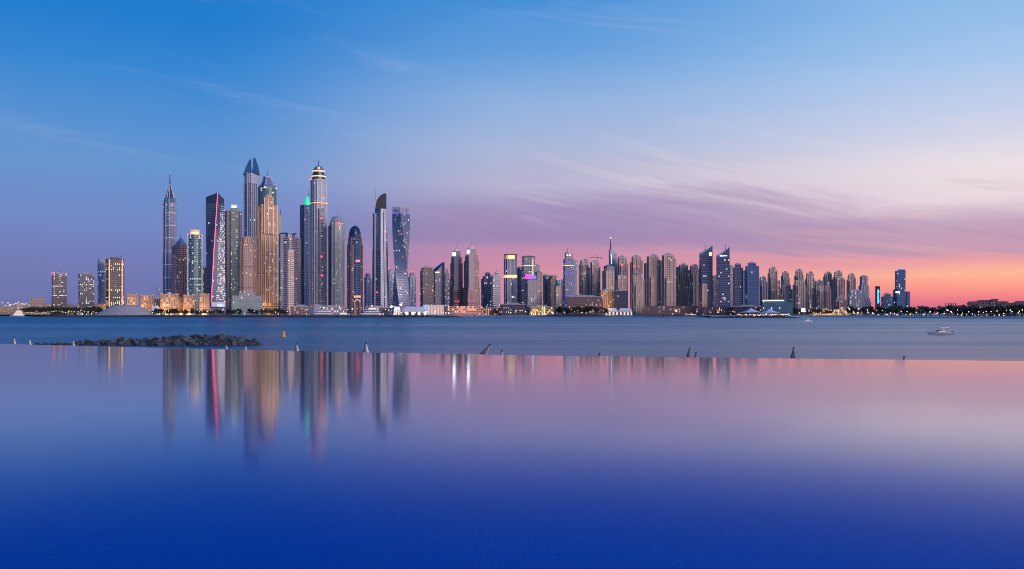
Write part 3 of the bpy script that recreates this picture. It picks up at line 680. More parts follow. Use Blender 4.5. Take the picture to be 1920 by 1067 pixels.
# rose tower with navy dome
t = Tower('blue_domed_tower', 'rose stone tower with a curved glass front and dark blue dome', 665.5, 2040)
st = ST('rose_stone', 'glass_brown', 4.0, 4.3, .55, .55, .07, ('warm', 'dim_warm', 'cool'), (1, .7, .4, 'rose_stone'))
P = chamf(t.w(33), .95, 26, .15); t.block(P, 0, t.z(459), st); P2 = pscale(P, .88); t.block(P2, t.z(459), t.z(446), st, part='upper_tier')
G = ngon(t.w(13), 14, t.x(669), -t.w(11)); t.block(G, t.z(568), t.z(440), ST('slate_blue', 'glass_blue', 4, 4.3, .95, .6, .05, ('cool',), (1, .6, .4, 'concrete')), part='glass_bay')
t.mb('dome_drum').lathe([(t.w(11.5), t.z(447)), (t.w(11.5), t.z(436))], 'glass_navy', 20)
t.mb('dome').lathe([(t.w(11), t.z(436.5)), (t.w(10), t.z(431)), (t.w(7), t.z(426.5)), (t.w(3), t.z(424)), (.6, t.z(423.4))], 'glass_navy', 20)
t.mast(0, 0, t.z(424), t.z(417), .7); t.mb('red_sign').box((t.x(671), -t.w(18), t.z(490)), (t.w(8), 1.5, 4), 'red_line')
ar = t.mb('arch'); ar.box((t.x(670), -t.w(17), t.z(556.5)), (t.w(13), 3, 5), 'dim_warm')
for i in range(7):
    a = math.pi * i / 6; a2 = math.pi * (i + 1) / 6
    if i < 6: ar.bar((t.x(670) + t.w(5) * math.cos(a), -t.w(17.4), t.z(567) + t.w(5) * math.sin(a)), (t.x(670) + t.w(5) * math.cos(a2), -t.w(17.4), t.z(567) + t.w(5) * math.sin(a2)), 1.3, 'dim_warm', 5)
for q in (665, 675): ar.box((t.x(q), -t.w(17.4), t.z(567) / 2), (2.4, 2, t.z(567)), 'sand_stone')
t.done()
gen('low dark domed block between the blue domed tower and the tapering glass tower', 683, 697, 520, 2350, ST('slate_blue', 'glass_navy', 4, 4.3, .6, .6, .06), 20, 1, tiers=((.7, 514),))
# tapering glass tower
t = Tower('tapering_tower', 'tapering dark and silver glass tower with a jagged unfinished black top', 712.5, 1980)
bl = [(t.x(697), t.w(9)), (t.x(713), 0), (t.x(728), t.w(5)), (t.x(714), t.w(24))]; tl = [(t.x(703), t.w(8)), (t.x(712.5), t.w(1)), (t.x(724), t.w(5)), (t.x(714), t.w(20))]
t.block(bl, 0, t.z(470), ST('slate_blue', 'glass_navy', 4.5, 4.3, .88, .7, .015, ('dim_cool',), (8, .6, .3, 'charcoal')), [lerp2(a, b, .25) for a, b in zip(bl, tl)])
t.block([lerp2(a, b, .25) for a, b in zip(bl, tl)], t.z(470), t.z(391), ST('slate_blue', 'glass_blue', 4.5, 4.3, .88, .7, .01, ('dim_cool',)), tl, part='upper_tier')
a, b = lerp2(bl[1], bl[2], .12), lerp2(bl[1], bl[2], .92); a2, b2 = lerp2(tl[1], tl[2], .12), lerp2(tl[1], tl[2], .92)
fc0 = [(a[0], a[1] - 1.6), (b[0], b[1] - 1.6), b, a]; fc1 = [(a2[0], a2[1] - 1.6), (b2[0], b2[1] - 1.6), b2, a2]
t.block(fc0, 0, t.z(391), ST('concrete', 'glass_silver', 4.0, 4.3, .8, .7, .03, ('cool', 'warm')), fc1, part='silver_face')
t.mb('recess_line').bar(((lerp2(bl[1], bl[2], .55))[0], lerp2(bl[1], bl[2], .55)[1] - 2.0, 0), (lerp2(tl[1], tl[2], .55)[0], lerp2(tl[1], tl[2], .55)[1] - 2.0, t.z(395)), 1.0, 'dark_metal', 4)
prof_c = [(724.5, 391.5), (724.5, 363), (722, 361.5), (718.5, 363), (714, 365.6), (710, 369.5), (707, 374.5), (704.6, 382), (703.4, 391.5)]
t.mb('black_crown').loft([[(t.x(a_), yy, t.z(b_)) for a_, b_ in prof_c] for yy in (t.w(17), t.w(3))], 'dark_metal')
for i in range(9):
    q = 706 + 2 * i; yt_ = 362.5 + max(0, (722 - q)) ** 1.75 * .085
    t.mb('crown_mullion').box((t.x(q), t.w(2.9), (t.z(391) + t.z(yt_ + 1)) / 2), (.8, .8, t.z(yt_ + 1) - t.z(391)), 'charcoal')
lf = rect(t.w(9), 1.2, 20, t.x(703.5), t.w(9)); t.block(lf, 0, t.z(399), ST('slate_blue', 'glass_navy', 4.5, 4.3, .9, .7, .02, ('dim_cool',)), part='shoulder')
t.mast(t.x(704), t.w(8), t.z(374), t.z(352), .5, 'concrete', 'crane_mast'); t.mb('crane_jib').bar((t.x(704), t.w(8), t.z(362)), (t.x(701.5), t.w(8), t.z(348)), .45, 'concrete', 4)
t.mb('beacon').ball((t.x(707), -3, t.z(548)), 1.3, 'red'); t.done()
# twisted tower
t = Tower('twisted_tower', 'twisted tower turning a quarter round with a lattice crown', 752, 1980)
a_ = t.w(23.2); Rr = a_ / math.sqrt(2); ztop = t.z(402); nfl = 62
def sq(phi, r=Rr): return [(r * math.sin(phi + i * math.pi / 2), -r * math.cos(phi + i * math.pi / 2)) for i in range(4)]
def ph(z): return R(-4) + R(92) * (1 - z / ztop)
rings = []
for i in range(nfl + 1):
    z = ztop * i / nfl; rings.append([(x, y, z) for x, y in sq(ph(z))])
t.mb('shaft').loft(rings, 'slate_blue')
for i in range(nfl):
    z0, z1 = ztop * (i + .14) / nfl, ztop * (i + .90) / nfl; A, B = sq(ph(z0), Rr + .3), sq(ph(z1), Rr + .3)
    for e in range(4):
        f = (e + 1) % 4; mid2 = (A[e][1] + A[f][1]) / 2
        if mid2 > Rr * .35: continue
        t.mb('windows', True).face([(*A[e], z0), (*A[f], z0), (*B[f], z1), (*B[e], z1)], 'skin_glass')
        A2, B2 = sq(ph(z0), Rr + .5), sq(ph(z1), Rr + .5)
        for b in range(9):
            if rnd.random() < .045:
                u0, u1 = (b + .2) / 9, (b + .75) / 9
                t.mb('windows', True).face([(*lerp2(A2[e], A2[f], u0), z0), (*lerp2(A2[e], A2[f], u1), z0), (*lerp2(B2[e], B2[f], u1), z1), (*lerp2(B2[e], B2[f], u0), z1)], rnd.choice(['warm', 'cool', 'dim_cool', 'dim_red', 'dim_warm']))
cr = t.mb('lattice_crown')
S0 = sq(ph(ztop))
for e in range(4):
    for b in range(9):
        p = lerp2(S0[e], S0[(e + 1) % 4], b / 9); cr.bar((*p, ztop), (*p, t.z(388 + (b % 3) * 1.3)), .9, 'pale_grey', 4)
    for zz in (398, 394, 390): cr.bar((*S0[e], t.z(zz)), (*S0[(e + 1) % 4], t.z(zz)), .6, 'mauve_grey', 4)
t.mb('crown_core').prism(sq(ph(ztop), Rr * .8), ztop, t.z(392), 'dark_metal')
for e in range(4):
    p = S0[e]; q = S0[(e + 1) % 4]
    for b in (2, 4, 7): t.mb('crown_light').box((*lerp2(p, q, b / 9), t.z(400)), (2, 2, 3), 'violet')
t.done()
GRY = ST('pale_grey', 'glass_navy', 4, 4.3, .5, .6, .1, ('warm', 'cool'), None, (2, 1.1, .7, 'white_wall'))
gen('pale low apartment block behind the gap left of the twisted tower', 727, 741, 514, 2400, GRY, 20, 1, tiers=((.7, 508),), beacons=[(729, 503, 'red')])
gen('white apartment block with thin piers right beside the twisted tower', 766, 780, 519, 2350, GRY, 20, 1, tiers=((.6, 513),), beacons=[(771, 510, 'red')])

# ---- centre
DK = ST('charcoal', 'glass_black', 4, 4.3, .85, .6, .09, ('cool', 'warm', 'dim_warm'), (1, .7, .4, 'mauve_grey'))
gen('flat topped dark banded tower with a grey cap left of the sail shaped tower', 788, 813, 508, 2150, DK, 18, .8, tiers=((.85, 503),), beacons=[(811, 545, 'lamp_red')])
t = Tower('sail_tower', 'dark blue sail shaped tower with a sloping left shoulder', 823, 2160)
P = rect(t.w(21), .8, 15); t.block(P, 0, t.z(515), ST('slate_blue', 'glass_navy', 4, 4.3, .85, .65, .08, ('cool', 'warm')))
t.mb('sail_top').prism_var(P, t.z(515), [t.z(512), t.z(492), t.z(491), t.z(505)], 'glass_navy'); t.mb('lit_sign').box((t.x(820), P[0][1] - 1, t.z(511)), (t.w(8), 1, 2.6), 'cool')
t.done()
gen('small lit block with white lamps between the sail tower and the twin towers', 831, 845, 523, 2300, ST('concrete', 'glass_brown', 4, 4.3, .6, .6, .3, ('cool', 'yellow', 'warm')), 15, 1, tiers=((.6, 512), (.5, 506)))
def twin(label, xl, xr, yr, D):
    t = Tower('twin_tower', label, (xl + xr) / 2, D); Wp = xr - xl
    st = ST('rose_stone', 'glass_brown', 3.8, 4.2, .62, .55, .04, ('warm', 'dim_warm'), (1, .9, .6, 'rose_stone'))
    P = rect(t.w(Wp), .9, 25); t.block(P, 0, t.z(540), st); Q = pscale(P, .9); t.block(Q, t.z(540), t.z(yr + 28), st, part='middle_tier')
    Q2 = pscale(P, .76); t.block(Q2, t.z(yr + 28), t.z(yr + 16), st, part='upper_tier'); Q3 = pscale(P, .55); t.block(Q3, t.z(yr + 16), t.z(yr + 5), st, part='upper_tier')
    sh = rect(t.w(Wp * .36), .5, 22, t.x((xl + xr) / 2 - 1), -t.w(Wp * .36)); t.mb('smooth_shield').prism(sh, t.z(545), t.z(yr + 8), 'mauve_grey')
    t.mb('pyramid').loft([[(x, y, t.z(yr + 6)) for x, y in Q3], [(x, y, t.z(yr)) for x, y in pscale(Q3, .05)]], 'white_wall'); t.mast(0, 0, t.z(yr), t.z(yr - 10), .8, 'rose_stone')
    d = (t.x(xl + Wp * .33), -t.w(Wp * .42), t.z(yr + 11)); t.mb('disc_lamp').lathe([(t.w(2.5), d[2] - 4), (t.w(3), d[2]), (t.w(2.5), d[2] + 4)], 'white_beam', 10, d[0], d[1])
    t.mb('magenta_sign').box((t.x(xl + Wp * .62), -t.w(Wp * .5), t.z(565)), (t.w(2.4), 2, t.w(5)), 'magenta' if xl > 860 else 'dim_red'); t.done()
twin('shorter brown stepped twin tower with a white pyramid cap and disc lamp', 843, 869, 466, 2120)
twin('taller brown stepped twin tower with a white pyramid cap and disc lamp', 868, 900, 462, 2080)
t = gen('stepped dark blue glass block right of the twin towers', 902, 927, 523, 2150, ST('slate_blue', 'glass_navy', 4, 4.3, .85, .65, .09, ('cool', 'warm')), 20, .8, tiers=((.78, 518), (.5, 513)))
gen('white balconied slab with a pointed fin beside the stepped blue block', 922, 938, 517, 2080, ST('pale_grey', 'glass_navy', 4, 4.3, .8, .5, .1, ('cool', 'warm'), (1, 1.0, 1.2, 'white_wall')), 15, .7, extra=((929, 935, 511, 4),))
t = Tower('gold_crowned_tower', 'navy glass tower with white piers, gold glowing crown and gold belt', 957, 2100)
P = chamf(t.w(24), .85, 12, .12); t.block(P, 0, t.z(486), ST('slate_blue', 'glass_navy', 4, 4.3, .85, .7, .06, ('cool', 'dim_cool', 'warm'), None, (2, 1.5, 1.0, 'pale_grey')))
t.mb('gold_belt').prism(offset(P, 1.2), t.z(521), t.z(516), 'gold'); t.mb('gold_crown').prism(pscale(P, .9), t.z(486), t.z(479), 'gold')
for q in P: t.mb('crown_post').bar((*q, t.z(486)), (*q, t.z(477)), 1.1, 'dark_metal', 5)
t.mb('crown_rim').prism(offset(P, .6), t.z(478.4), t.z(476.8), 'dark_metal'); t.mb('beacon').ball((t.x(961), -t.w(12), t.z(557)), 2.5, 'yellow'); t.done()
gen('dark plain block between gold crowned tower and purple topped tower', 968, 981, 503, 2250, ST('charcoal', 'glass_navy', 4, 4.3, .7, .6, .08), 20, 1)
t = Tower('yellow_striped_tower', 'navy tower with a tall yellow lit strip behind the purple topped block', 991, 2200)
P = rect(t.w(25), .8, 12); t.block(P, 0, t.z(482), ST('slate_blue', 'glass_navy', 4, 4.3, .85, .7, .10, ('cool', 'yellow'), (7, 1.2, .5, 'yellow'))); t.rooftop(P, t.z(482), 'dark_metal', 3)
t.mb('yellow_strip').box((t.x(997), P[1][1] - .8, t.z(501)), (t.w(5), 1.6, t.z(486) - t.z(517)), 'yellow')
t.mb('strip_frame').box((t.x(1000.6), P[1][1] - .4, t.z(501)), (t.w(1.4), 2.2, t.z(484) - t.z(517)), 'white_wall'); t.mb('strip_frame').box((t.x(993.4), P[1][1] - .4, t.z(501)), (t.w(1.2), 2.2, t.z(484) - t.z(517)), 'white_wall'); t.done()
t = Tower('purple_topped_block', 'grey gridded block with a glowing magenta and violet top', 996, 2020)
P = rect(t.w(26), .8, 24); t.block(P, 0, t.z(525), ST('concrete', 'glass_navy', 3.6, 4.0, .6, .6, .06, ('warm', 'cool'), None, (1, .8, .6, 'mauve_grey')))
t.mb('magenta_top').prism(rect(t.w(10), .6, 10, t.x(989.5), -3), t.z(523), t.z(514), 'magenta'); t.mb('violet_top').prism(rect(t.w(9), .6, 10, t.x(1001), -3), t.z(523), t.z(517), 'violet'); t.done()
gen('grey stepped tower with a crane arm behind the purple topped block', 999, 1012, 498, 2320, ST('concrete', 'glass_navy', 4, 4.3, .6, .6, .06), 20, 1, mast=(1003, 494))
BEI = ST('beige', 'glass_brown', 4.0, 4.2, .55, .62, .08, ('warm', 'cool', 'dim_warm'), None, (2, 1.3, .9, 'beige'))
gen('pale beige apartment tower standing right of the purple topped block', 1004, 1017, 511, 2120, BEI, 25, 1)
gen('mauve apartment block with a flat top left of the orange lit roof', 1018, 1031, 517, 2250, ST('mauve_grey', 'glass_brown', 4, 4.2, .55, .6, .12), 20, 1)
gen('brown apartment block with an orange lit stepped roof', 1028, 1047, 523, 2220, ST('brown', 'glass_brown', 4, 4.2, .55, .6, .16, ('warm', 'orange', 'cool')), 20, .9, tiers=((.75, 518),), beacons=[(1038, 521, 'orange'), (1043, 522, 'orange')])
t = gen('small beige block with a cyan glass attic', 1040, 1052, 537, 2060, BEI, 20, 1, roof=None); 
t2 = Tower('cyan_attic_block', 'cyan glass attic block rising behind the small beige block', 1046, 2150); P = rect(t2.w(13), 1, 20); t2.block(P, 0, t2.z(527), ST('teal_wall', 'glass_teal', 4, 4.2, .9, .7, .1, ('cyan',), None, None, .35, 'cyan')); t2.rooftop(P, t2.z(527), 'teal_wall', 2); t2.done()
t = Tower('violet_lit_tower', 'blue violet lit glass tower with a pointed fin and mast', 1068.5, 2080)
P = rect(t.w(20), .9, 14, t.x(1066)); t.block(P, 0, t.z(486), ST('slate_blue', 'glass_navy', 4, 4.3, .8, .6, .42, ('violet', 'violet', 'violet', 'cool', 'dim_cool'), (1, .5, .4, 'slate_blue'), None, .12, 'violet'))
P2 = rect(t.w(11), 1, 14, t.x(1077), 8); t.block(P2, 0, t.z(488), ST('slate_blue', 'glass_blue', 4, 4.3, .8, .6, .14, ('cool', 'cyan', 'violet')), part='wing')
Q = pscale(P, .76, (t.x(1069), 0)); t.mb('crown_fin').prism_var(Q, t.z(486), [t.z(474), t.z(477), t.z(476), t.z(473)], 'glass_navy'); t.mast(t.x(1064), 0, t.z(476), t.z(463), 1.3, 'concrete')
t.mb('lit_belt').prism(offset(P, .7), t.z(498.5), t.z(497.3), 'yellow'); t.mb('crown_lamp').box((t.x(1064), P[0][1] - 1, t.z(479)), (4, 1, 4), 'cool'); t.mb('crown_lamp').box((t.x(1069), P[0][1], t.z(479)), (4, 1, 4), 'cool'); t.done()
gen('low blue block tucked left of the violet lit tower', 1049, 1060, 527, 2250, ST('slate_blue', 'glass_navy', 4, 4.2, .7, .6, .1, ('violet', 'cool')), 20, 1)

# ---- beige residence towers
def residence(label, xl, xr, yt, D, th_=28, lit=.05, wall='beige', extra=(), ch=.0, gl='glass_brown', beacon=None):
    th = 6 + th_ * .28
    st = ST(wall, gl, 4.2, 4.2, .5, .6, lit * 1.8, ('warm', 'cool', 'dim_warm', 'cool'), None, (2, 1.5, 1.0, wall))
    t = Tower('residential_tower', label, (xl + xr) / 2, D); W = t.w(xr - xl); hh = HZ - yt; r = rnd.random
    core = rect(W * .74, .9, th, 0, 0); t.block(core, 0, t.z(yt + 1.5), st)
    a_, b_ = .04 + .08 * r(), .03 + .12 * r()
    lw = rect(W * .46, .9, th, -W * .27, W * .03); t.block(lw, 0, t.z(yt + hh * a_ + 3), st, part='wing')
    rw = rect(W * .46, .9, th, W * .27, -W * .06); t.block(rw, 0, t.z(yt + hh * b_ + 2), st, part='wing')
    fb = rect(W * .30, .4, th, W * .05, -W * .36); t.block(fb, 0, t.z(yt + hh * (.10 + .3 * r())), st, part='front_bay')
    for q, y in ((lw, yt + hh * a_ + 3), (rw, yt + hh * b_ + 2)): t.rooftop(q, t.z(y), wall, 2.2)
    t.rooftop(core, t.z(yt + 1.5), wall, 2.0)
    c = offset(core, .3); zt = t.z(yt + 1.5)
    for q in core: t.mb('corner_turret').box((q[0] * .84, q[1] * .84, zt + 1.2), (W * .13, W * .13, 4.4 + 2 * r()), wall, R(th))
    t.mb('stair_head').box((W * (.12 * r() - .02), 0, zt + 4), (W * .28, W * .2, 6.5), 'concrete', R(th))
    if beacon: t.mb('beacon').ball((t.x(beacon[0]), -W * .6, t.z(beacon[1])), 1.5, 'red')
    for e in extra:
        pp = rect(t.w(e[1] - e[0]), .9, th, t.x((e[0] + e[1]) / 2), e[3]); t.block(pp, 0, t.z(e[2]), st, part='wing'); t.rooftop(pp, t.z(e[2]), wall, 2.2)
    t.done(); return t
residence('beige residence tower with a flat crown left of the construction crane', 1086, 1105, 489, 2250)
residence('beige residence tower with dark right edge under the construction crane', 1105, 1125, 492, 2230, 34)
gen('wide low red lit podium building with dark windows below the crane', 1064, 1131, 557, 1960, ST('brown', 'glass_brown', 4.5, 4.5, .6, .55, .3, ('warm', 'dim_red', 'dim_warm')), 6, .4, name='podium_building', cat='building')
t = gen('beige tower with a dark blue stepped top and amber floodlit base', 1130, 1152, 508, 2120, ST('beige', 'glass_brown', 4.0, 4.2, .55, .62, .06, pier=(2, 1.4, 1, 'beige')), 25, .9, roof=None)
tt_ = Tower('blue_attic', 'dark blue attic tower stepping up behind the amber based tower', 1142, 2200); P = rect(tt_.w(20), .9, 25); tt_.block(P, 0, tt_.z(500), ST('slate_blue', 'glass_navy', 4, 4.2, .8, .7, .03)); tt_.rooftop(P, tt_.z(500), 'slate_blue', 4); tt_.done()
gen('amber floodlit lower block with tall window slots', 1125, 1151, 545, 2000, ST('gold_stone', 'glass_brown', 4.6, 4.4, .45, .7, .3, ('warm', 'dim_warm', 'orange'), None, (1, 1.2, .8, 'gold_stone')), 10, .5)
t = Tower('needle_tower', 'slim blue tower with a curved sloping top and very tall needle', 1149, 2320); P = rect(t.w(15), .9, 15); t.block(P, 0, t.z(476), ST('slate_blue', 'glass_blue', 4, 4.3, .85, .7, .05, ('cool',)))
t.mb('curved_top').prism_var(P, t.z(476), [t.z(468), t.z(472), t.z(471), t.z(467)], 'glass_blue'); t.mast(t.x(1145), 0, t.z(470), t.z(446), 2.0, 'charcoal', tip='lamp_white')
t.mb('lit_strip').box((t.x(1146.5), P[0][1] - .7, t.z(487)), (2.5, 1, 24), 'cool'); t.done()
residence('grey beige residence tower with dark chevrons right of the needle tower', 1156, 1177, 483, 2260, 30, lit=.04, beacon=(1166, 497))
residence('lower beige residence wing with a zigzag dark roofline before the needle tower', 1154, 1176, 518, 2120, 20)
gen('dark purple glass cube block in front of the beige residences', 1152, 1177, 546, 1990, ST('charcoal', 'glass_navy', 4, 4.2, .85, .6, .05, slab=(1, .6, .4, 'slate_blue')), 8, .6, cat='building', name='glass_block')
residence('tall grey residence tower right of the dark chevron tower', 1182, 1204, 482, 2260, 30, beacon=(1190, 500))
residence('shorter beige residence tower standing in front of the tall grey one', 1182, 1208, 518, 2120, 22, extra=((1203, 1208, 524, -5),))
residence('wide beige residence tower, left one of the broad pair', 1210, 1237, 481, 2140, 30, lit=.04, extra=((1208, 1216, 494, 10),))
residence('wide beige residence tower, right one of the broad pair', 1238, 1267, 479, 2120, 30, lit=.04, extra=((1232, 1240, 500, 12),))
residence('medium beige residence tower right of the broad pair', 1270, 1292, 498, 2180, 32, extra=((1266, 1273, 502, 8),))
residence('medium beige residence tower left of the navy wedge towers', 1292, 1311, 499, 2160, 32)
def wedge(label, xl, xr, ylow, yhigh, D, ym, ps, lit):
    t = Tower('wedge_tower', label, (xl + xr) / 2, D); P = rect(t.w(xr - xl), .8, 12)
    t.block(P, 0, t.z(ylow), ST('slate_blue', 'glass_navy', 4.2, 4.2, .88, .68, lit, ('cool', 'warm', 'dim_cool'), (1, .4, .3, 'slate_blue')))
    t.mb('wedge_roof').prism_var(P, t.z(ylow), [t.z(ylow - 2), t.z(yhigh), t.z(yhigh + 1), t.z(ylow - 4)], 'glass_blue')
    t.mb('wedge_frame').bar((*P[0], t.z(ylow - 2.3)), (*P[1], t.z(yhigh - .3)), .9, 'pale_grey', 4); t.mast(t.x(ps), 0, t.z((ylow + yhigh) / 2), t.z(ym), .9)
    return t, P
t, P = wedge('plain navy wedge roofed tower with a mast, left of the pair', 1311, 1336, 479, 461, 2100, 455, 1322, .07)
t.mb('lit_sign').box((t.x(1332), P[1][1] - 1.5, t.z(477)), (t.w(5), 1, t.w(7)), 'yellow'); t.done()
t, P = wedge('blue wedge roofed tower with a glowing white line under its roof', 1343, 1368, 483, 464, 2080, 458, 1360, .15)
t.mb('light_line').bar((P[0][0] + 4, P[0][1] - 1, t.z(480.5)), (P[1][0] - 6, P[1][1] - 1, t.z(480)), 1.3, 'white_strip', 4); t.done()
gen('rose low tower in front of the plain navy wedge tower', 1311, 1326, 535, 2000, ST('rose_stone', 'glass_brown', 3.8, 4.2, .5, .6, .04, pier=(2, 1.2, .8, 'rose_stone')), 30, 1)
gen('small lit block seen in the gap between the two wedge towers', 1335, 1345, 519, 2300, ST('mauve_grey', 'glass_brown', 3.8, 4.2, .6, .6, .15, ('warm', 'yellow')), 15, 1)
gen('narrow purple tower close behind the white lined wedge tower', 1366, 1376, 500, 2250, ST('mauve_grey', 'glass_brown', 3.8, 4.2, .5, .6, .08), 25, 1)
gen('dark matt navy tower with lit lower windows and a rooftop box', 1374, 1393, 502, 2120, ST('slate_blue', 'glass_navy', 4, 4.2, .85, .7, .04, ('cool', 'orange')), 14, .8, tiers=((.6, 496),))
t = gen('broad blue glass tower with pale side edges and a dotted light column', 1397, 1423, 499, 2110, ST('slate_blue', 'glass_blue', 4.4, 4.2, .9, .75, .02, ('cool',)), 12, .7, tiers=((.6, 494),), extra=((1392, 1399, 509, -3, ST('pale_grey', 'glass_silver', 4, 4.2, .4, .6, .02)), (1420, 1424, 516, -3, ST('pale_grey', 'glass_silver', 4, 4.2, .4, .6, .02))))
residence('small dark mauve tower right of the broad blue glass tower', 1423, 1438, 521, 2350, 25, wall='mauve_grey', gl='glass_navy')
residence('slender mauve tower with dotted windows, tallest behind the lit roof hotel', 1440, 1457, 504, 2200, 20, extra=((1454, 1462, 527, 6),))
residence('slender mauve tower above the blue lit roof hotel', 1465, 1480, 512, 2250, 25)
residence('lower beige shoulder block beneath the slender mauve tower', 1462, 1485, 535, 2150, 20)
residence('twin topped beige tower, left, behind the waterfront billboard', 1490, 1506, 508, 2200, 25)
residence('broad beige base block, left, above the waterfront billboard', 1487, 1511, 527, 2120, 18)
residence('beige tower with lit upper windows right of the billboard blocks', 1510, 1527, 513, 2160, 22, lit=.12)
residence('dark mauve tower filling the gap behind the beige lit window tower', 1525, 1546, 528, 2350, 25, wall='mauve_grey')
residence('low beige tower with a white roof lamp in the residence row', 1532, 1547, 537, 2140, 25)
residence('mauve capped residence tower, left of the closely set pair', 1544, 1561, 513, 2260, 20)
residence('mauve capped residence tower, right of the closely set pair', 1562, 1581, 511, 2240, 22, extra=((1576, 1584, 524, 5),))
residence('short rose residence block with a roof light below the close pair', 1545, 1558, 537, 2080, 25, wall='rose_stone')
residence('short rose block with a bright white roof lamp', 1565, 1586, 558, 2020, 15, wall='rose_stone', ch=0)
residence('flat topped mauve tower standing alone before the flared tower', 1588, 1604, 516, 2260, 20)
gen('white grid apartment slab with many lit windows below the flat mauve tower', 1588, 1619, 546, 2060, ST('concrete', 'glass_navy', 4, 4.2, .6, .6, .16, ('cool', 'warm')), 18, .6, name='apartment_block')
t = Tower('flared_tower', 'pale mauve tower with a base that flares out in a curve', 1620, 2160); st = ST('mauve_grey', 'glass_brown', 4, 4.2, .5, .6, .03, ('warm', 'cool'), None, (2, 1.3, .9, 'pale_grey'))
z_ = [(25, 582, 1.4), (22, 566, .9), (20, 550, .4), (19, 536, 0)]
for (w0, y0, o0), (w1, y1, o1) in zip(z_, z_[1:]): t.block(rect(t.w(w0), .8, 22, t.w(o0)), max(0, t.z(y0)) if y0 < 582 else 0, t.z(y1), st, rect(t.w(w1), .8, 22, t.w(o1)))
P = rect(t.w(14), .9, 22); t.block(P, t.z(536), t.z(519), st, part='upper_tier'); t.rooftop(P, t.z(519), 'mauve_grey', 4); t.done()
# ---- right hand towers
t = Tower('cyan_lit_tower', 'thin dark tower with a cyan glowing face', 1645.5, 2050); P = rect(t.w(9), 1, 14); t.block(P, 0, t.z(538), ST('charcoal', 'glass_black', 4, 4.2, .8, .6, .1, ('cyan',))); t.rooftop(P, t.z(538), 'charcoal', 2)
t.mb('lit_face').box((t.x(1646.5), P[0][1] - 1.5, t.z(556)), (t.w(3.4), 1, t.z(544) - t.z(570)), 'cyan'); t.done()
gen('low stepped glass block with coloured lights beside the thin cyan tower', 1652, 1675, 556, 2100, ST('slate_blue', 'glass_teal', 4, 4.2, .7, .6, .3, ('cool', 'cyan', 'dim_red', 'magenta')), 15, .7, tiers=((.6, 552),))
t = Tower('blue_edged_tower', 'tall blue tower with violet roof edge standing alone before the sunset', 1688, 2040)
st = ST('slate_blue', 'glass_blue', 4, 4.2, .8, .65, .12, ('cool', 'dim_cool', 'warm'), (1, .4, .3, 'slate_blue')); P = rect(t.w(20), .8, 16, t.x(1688)); t.block(P, 0, t.z(508), st)
Q = rect(t.w(14), .9, 16, t.x(1690)); t.block(Q, t.z(508), t.z(506), st, part='upper_tier'); t.mb('violet_edge').prism(offset(Q, .5), t.z(506), t.z(504.6), 'violet')
t.block(rect(t.w(8), 1, 16, t.x(1678), 3), 0, t.z(543), st, part='wing'); t.block(rect(t.w(8), 1, 16, t.x(1702), 3), 0, t.z(547), st, part='wing')
t.mb('lit_sign').box((t.x(1683), P[0][1] - 1.5, t.z(548)), (t.w(8), 1, 4.5), 'cool'); t.mb('edge_lights').box((P[1][0] + .4, P[1][1] - .6, t.z(527)), (1.2, 1.2, t.z(510) - t.z(545)), 'dim_warm'); t.done()

# ------------------------------------------------------------------ shore things
def flood(px, y, D, power, c=(1.0, .46, .15), r=1.5):
    l = bpy.data.lights.new('floodlight', 'POINT'); l.energy = power; l.color = c; l.shadow_soft_size = r
    o = bpy.data.objects.new('floodlight', l); col.objects.link(o); o.location = (AX(px, D), D, AZ(y, D))
def hull_rock(seed, n=9):
    r = random.Random(seed); bm = bmesh.new()
    for _ in range(n):
        v = Vector((r.gauss(0, 1), r.gauss(0, 1), r.gauss(0, 1))).normalized(); bm.verts.new((v.x * r.uniform(.42, .62), v.y * r.uniform(.42, .6), v.z * r.uniform(.28, .46)))
    res = bmesh.ops.convex_hull(bm, input=bm.verts)
    bmesh.ops.delete(bm, geom=[v for v in bm.verts if not v.link_faces], context='VERTS')
    me = bpy.data.meshes.new('boulder'); bm.to_mesh(me); bm.free(); me.materials.append(M['rock']); return me
ROCKS = [hull_rock(100 + i) for i in range(9)]
RV = [([tuple(v.co) for v in m.vertices], [list(p.vertices) for p in m.polygons]) for m in ROCKS]
def add_rock(mb, c, s, r, mat):
    vs, fs = RV[r.randrange(len(RV))]; i0 = len(mb.v)
    m = Matrix.Rotation(r.uniform(0, 6.28), 3, 'Z') @ Matrix.Rotation(r.uniform(-.6, .6), 3, 'X')
    for v in vs:
        q = m @ (Vector(v) * s); mb.v.append((c[0] + q.x, c[1] + q.y, c[2] + q.z))
    k = mb.mi(mat)
    for f in fs: mb.f.append([i0 + i for i in f]); mb.m.append(k)
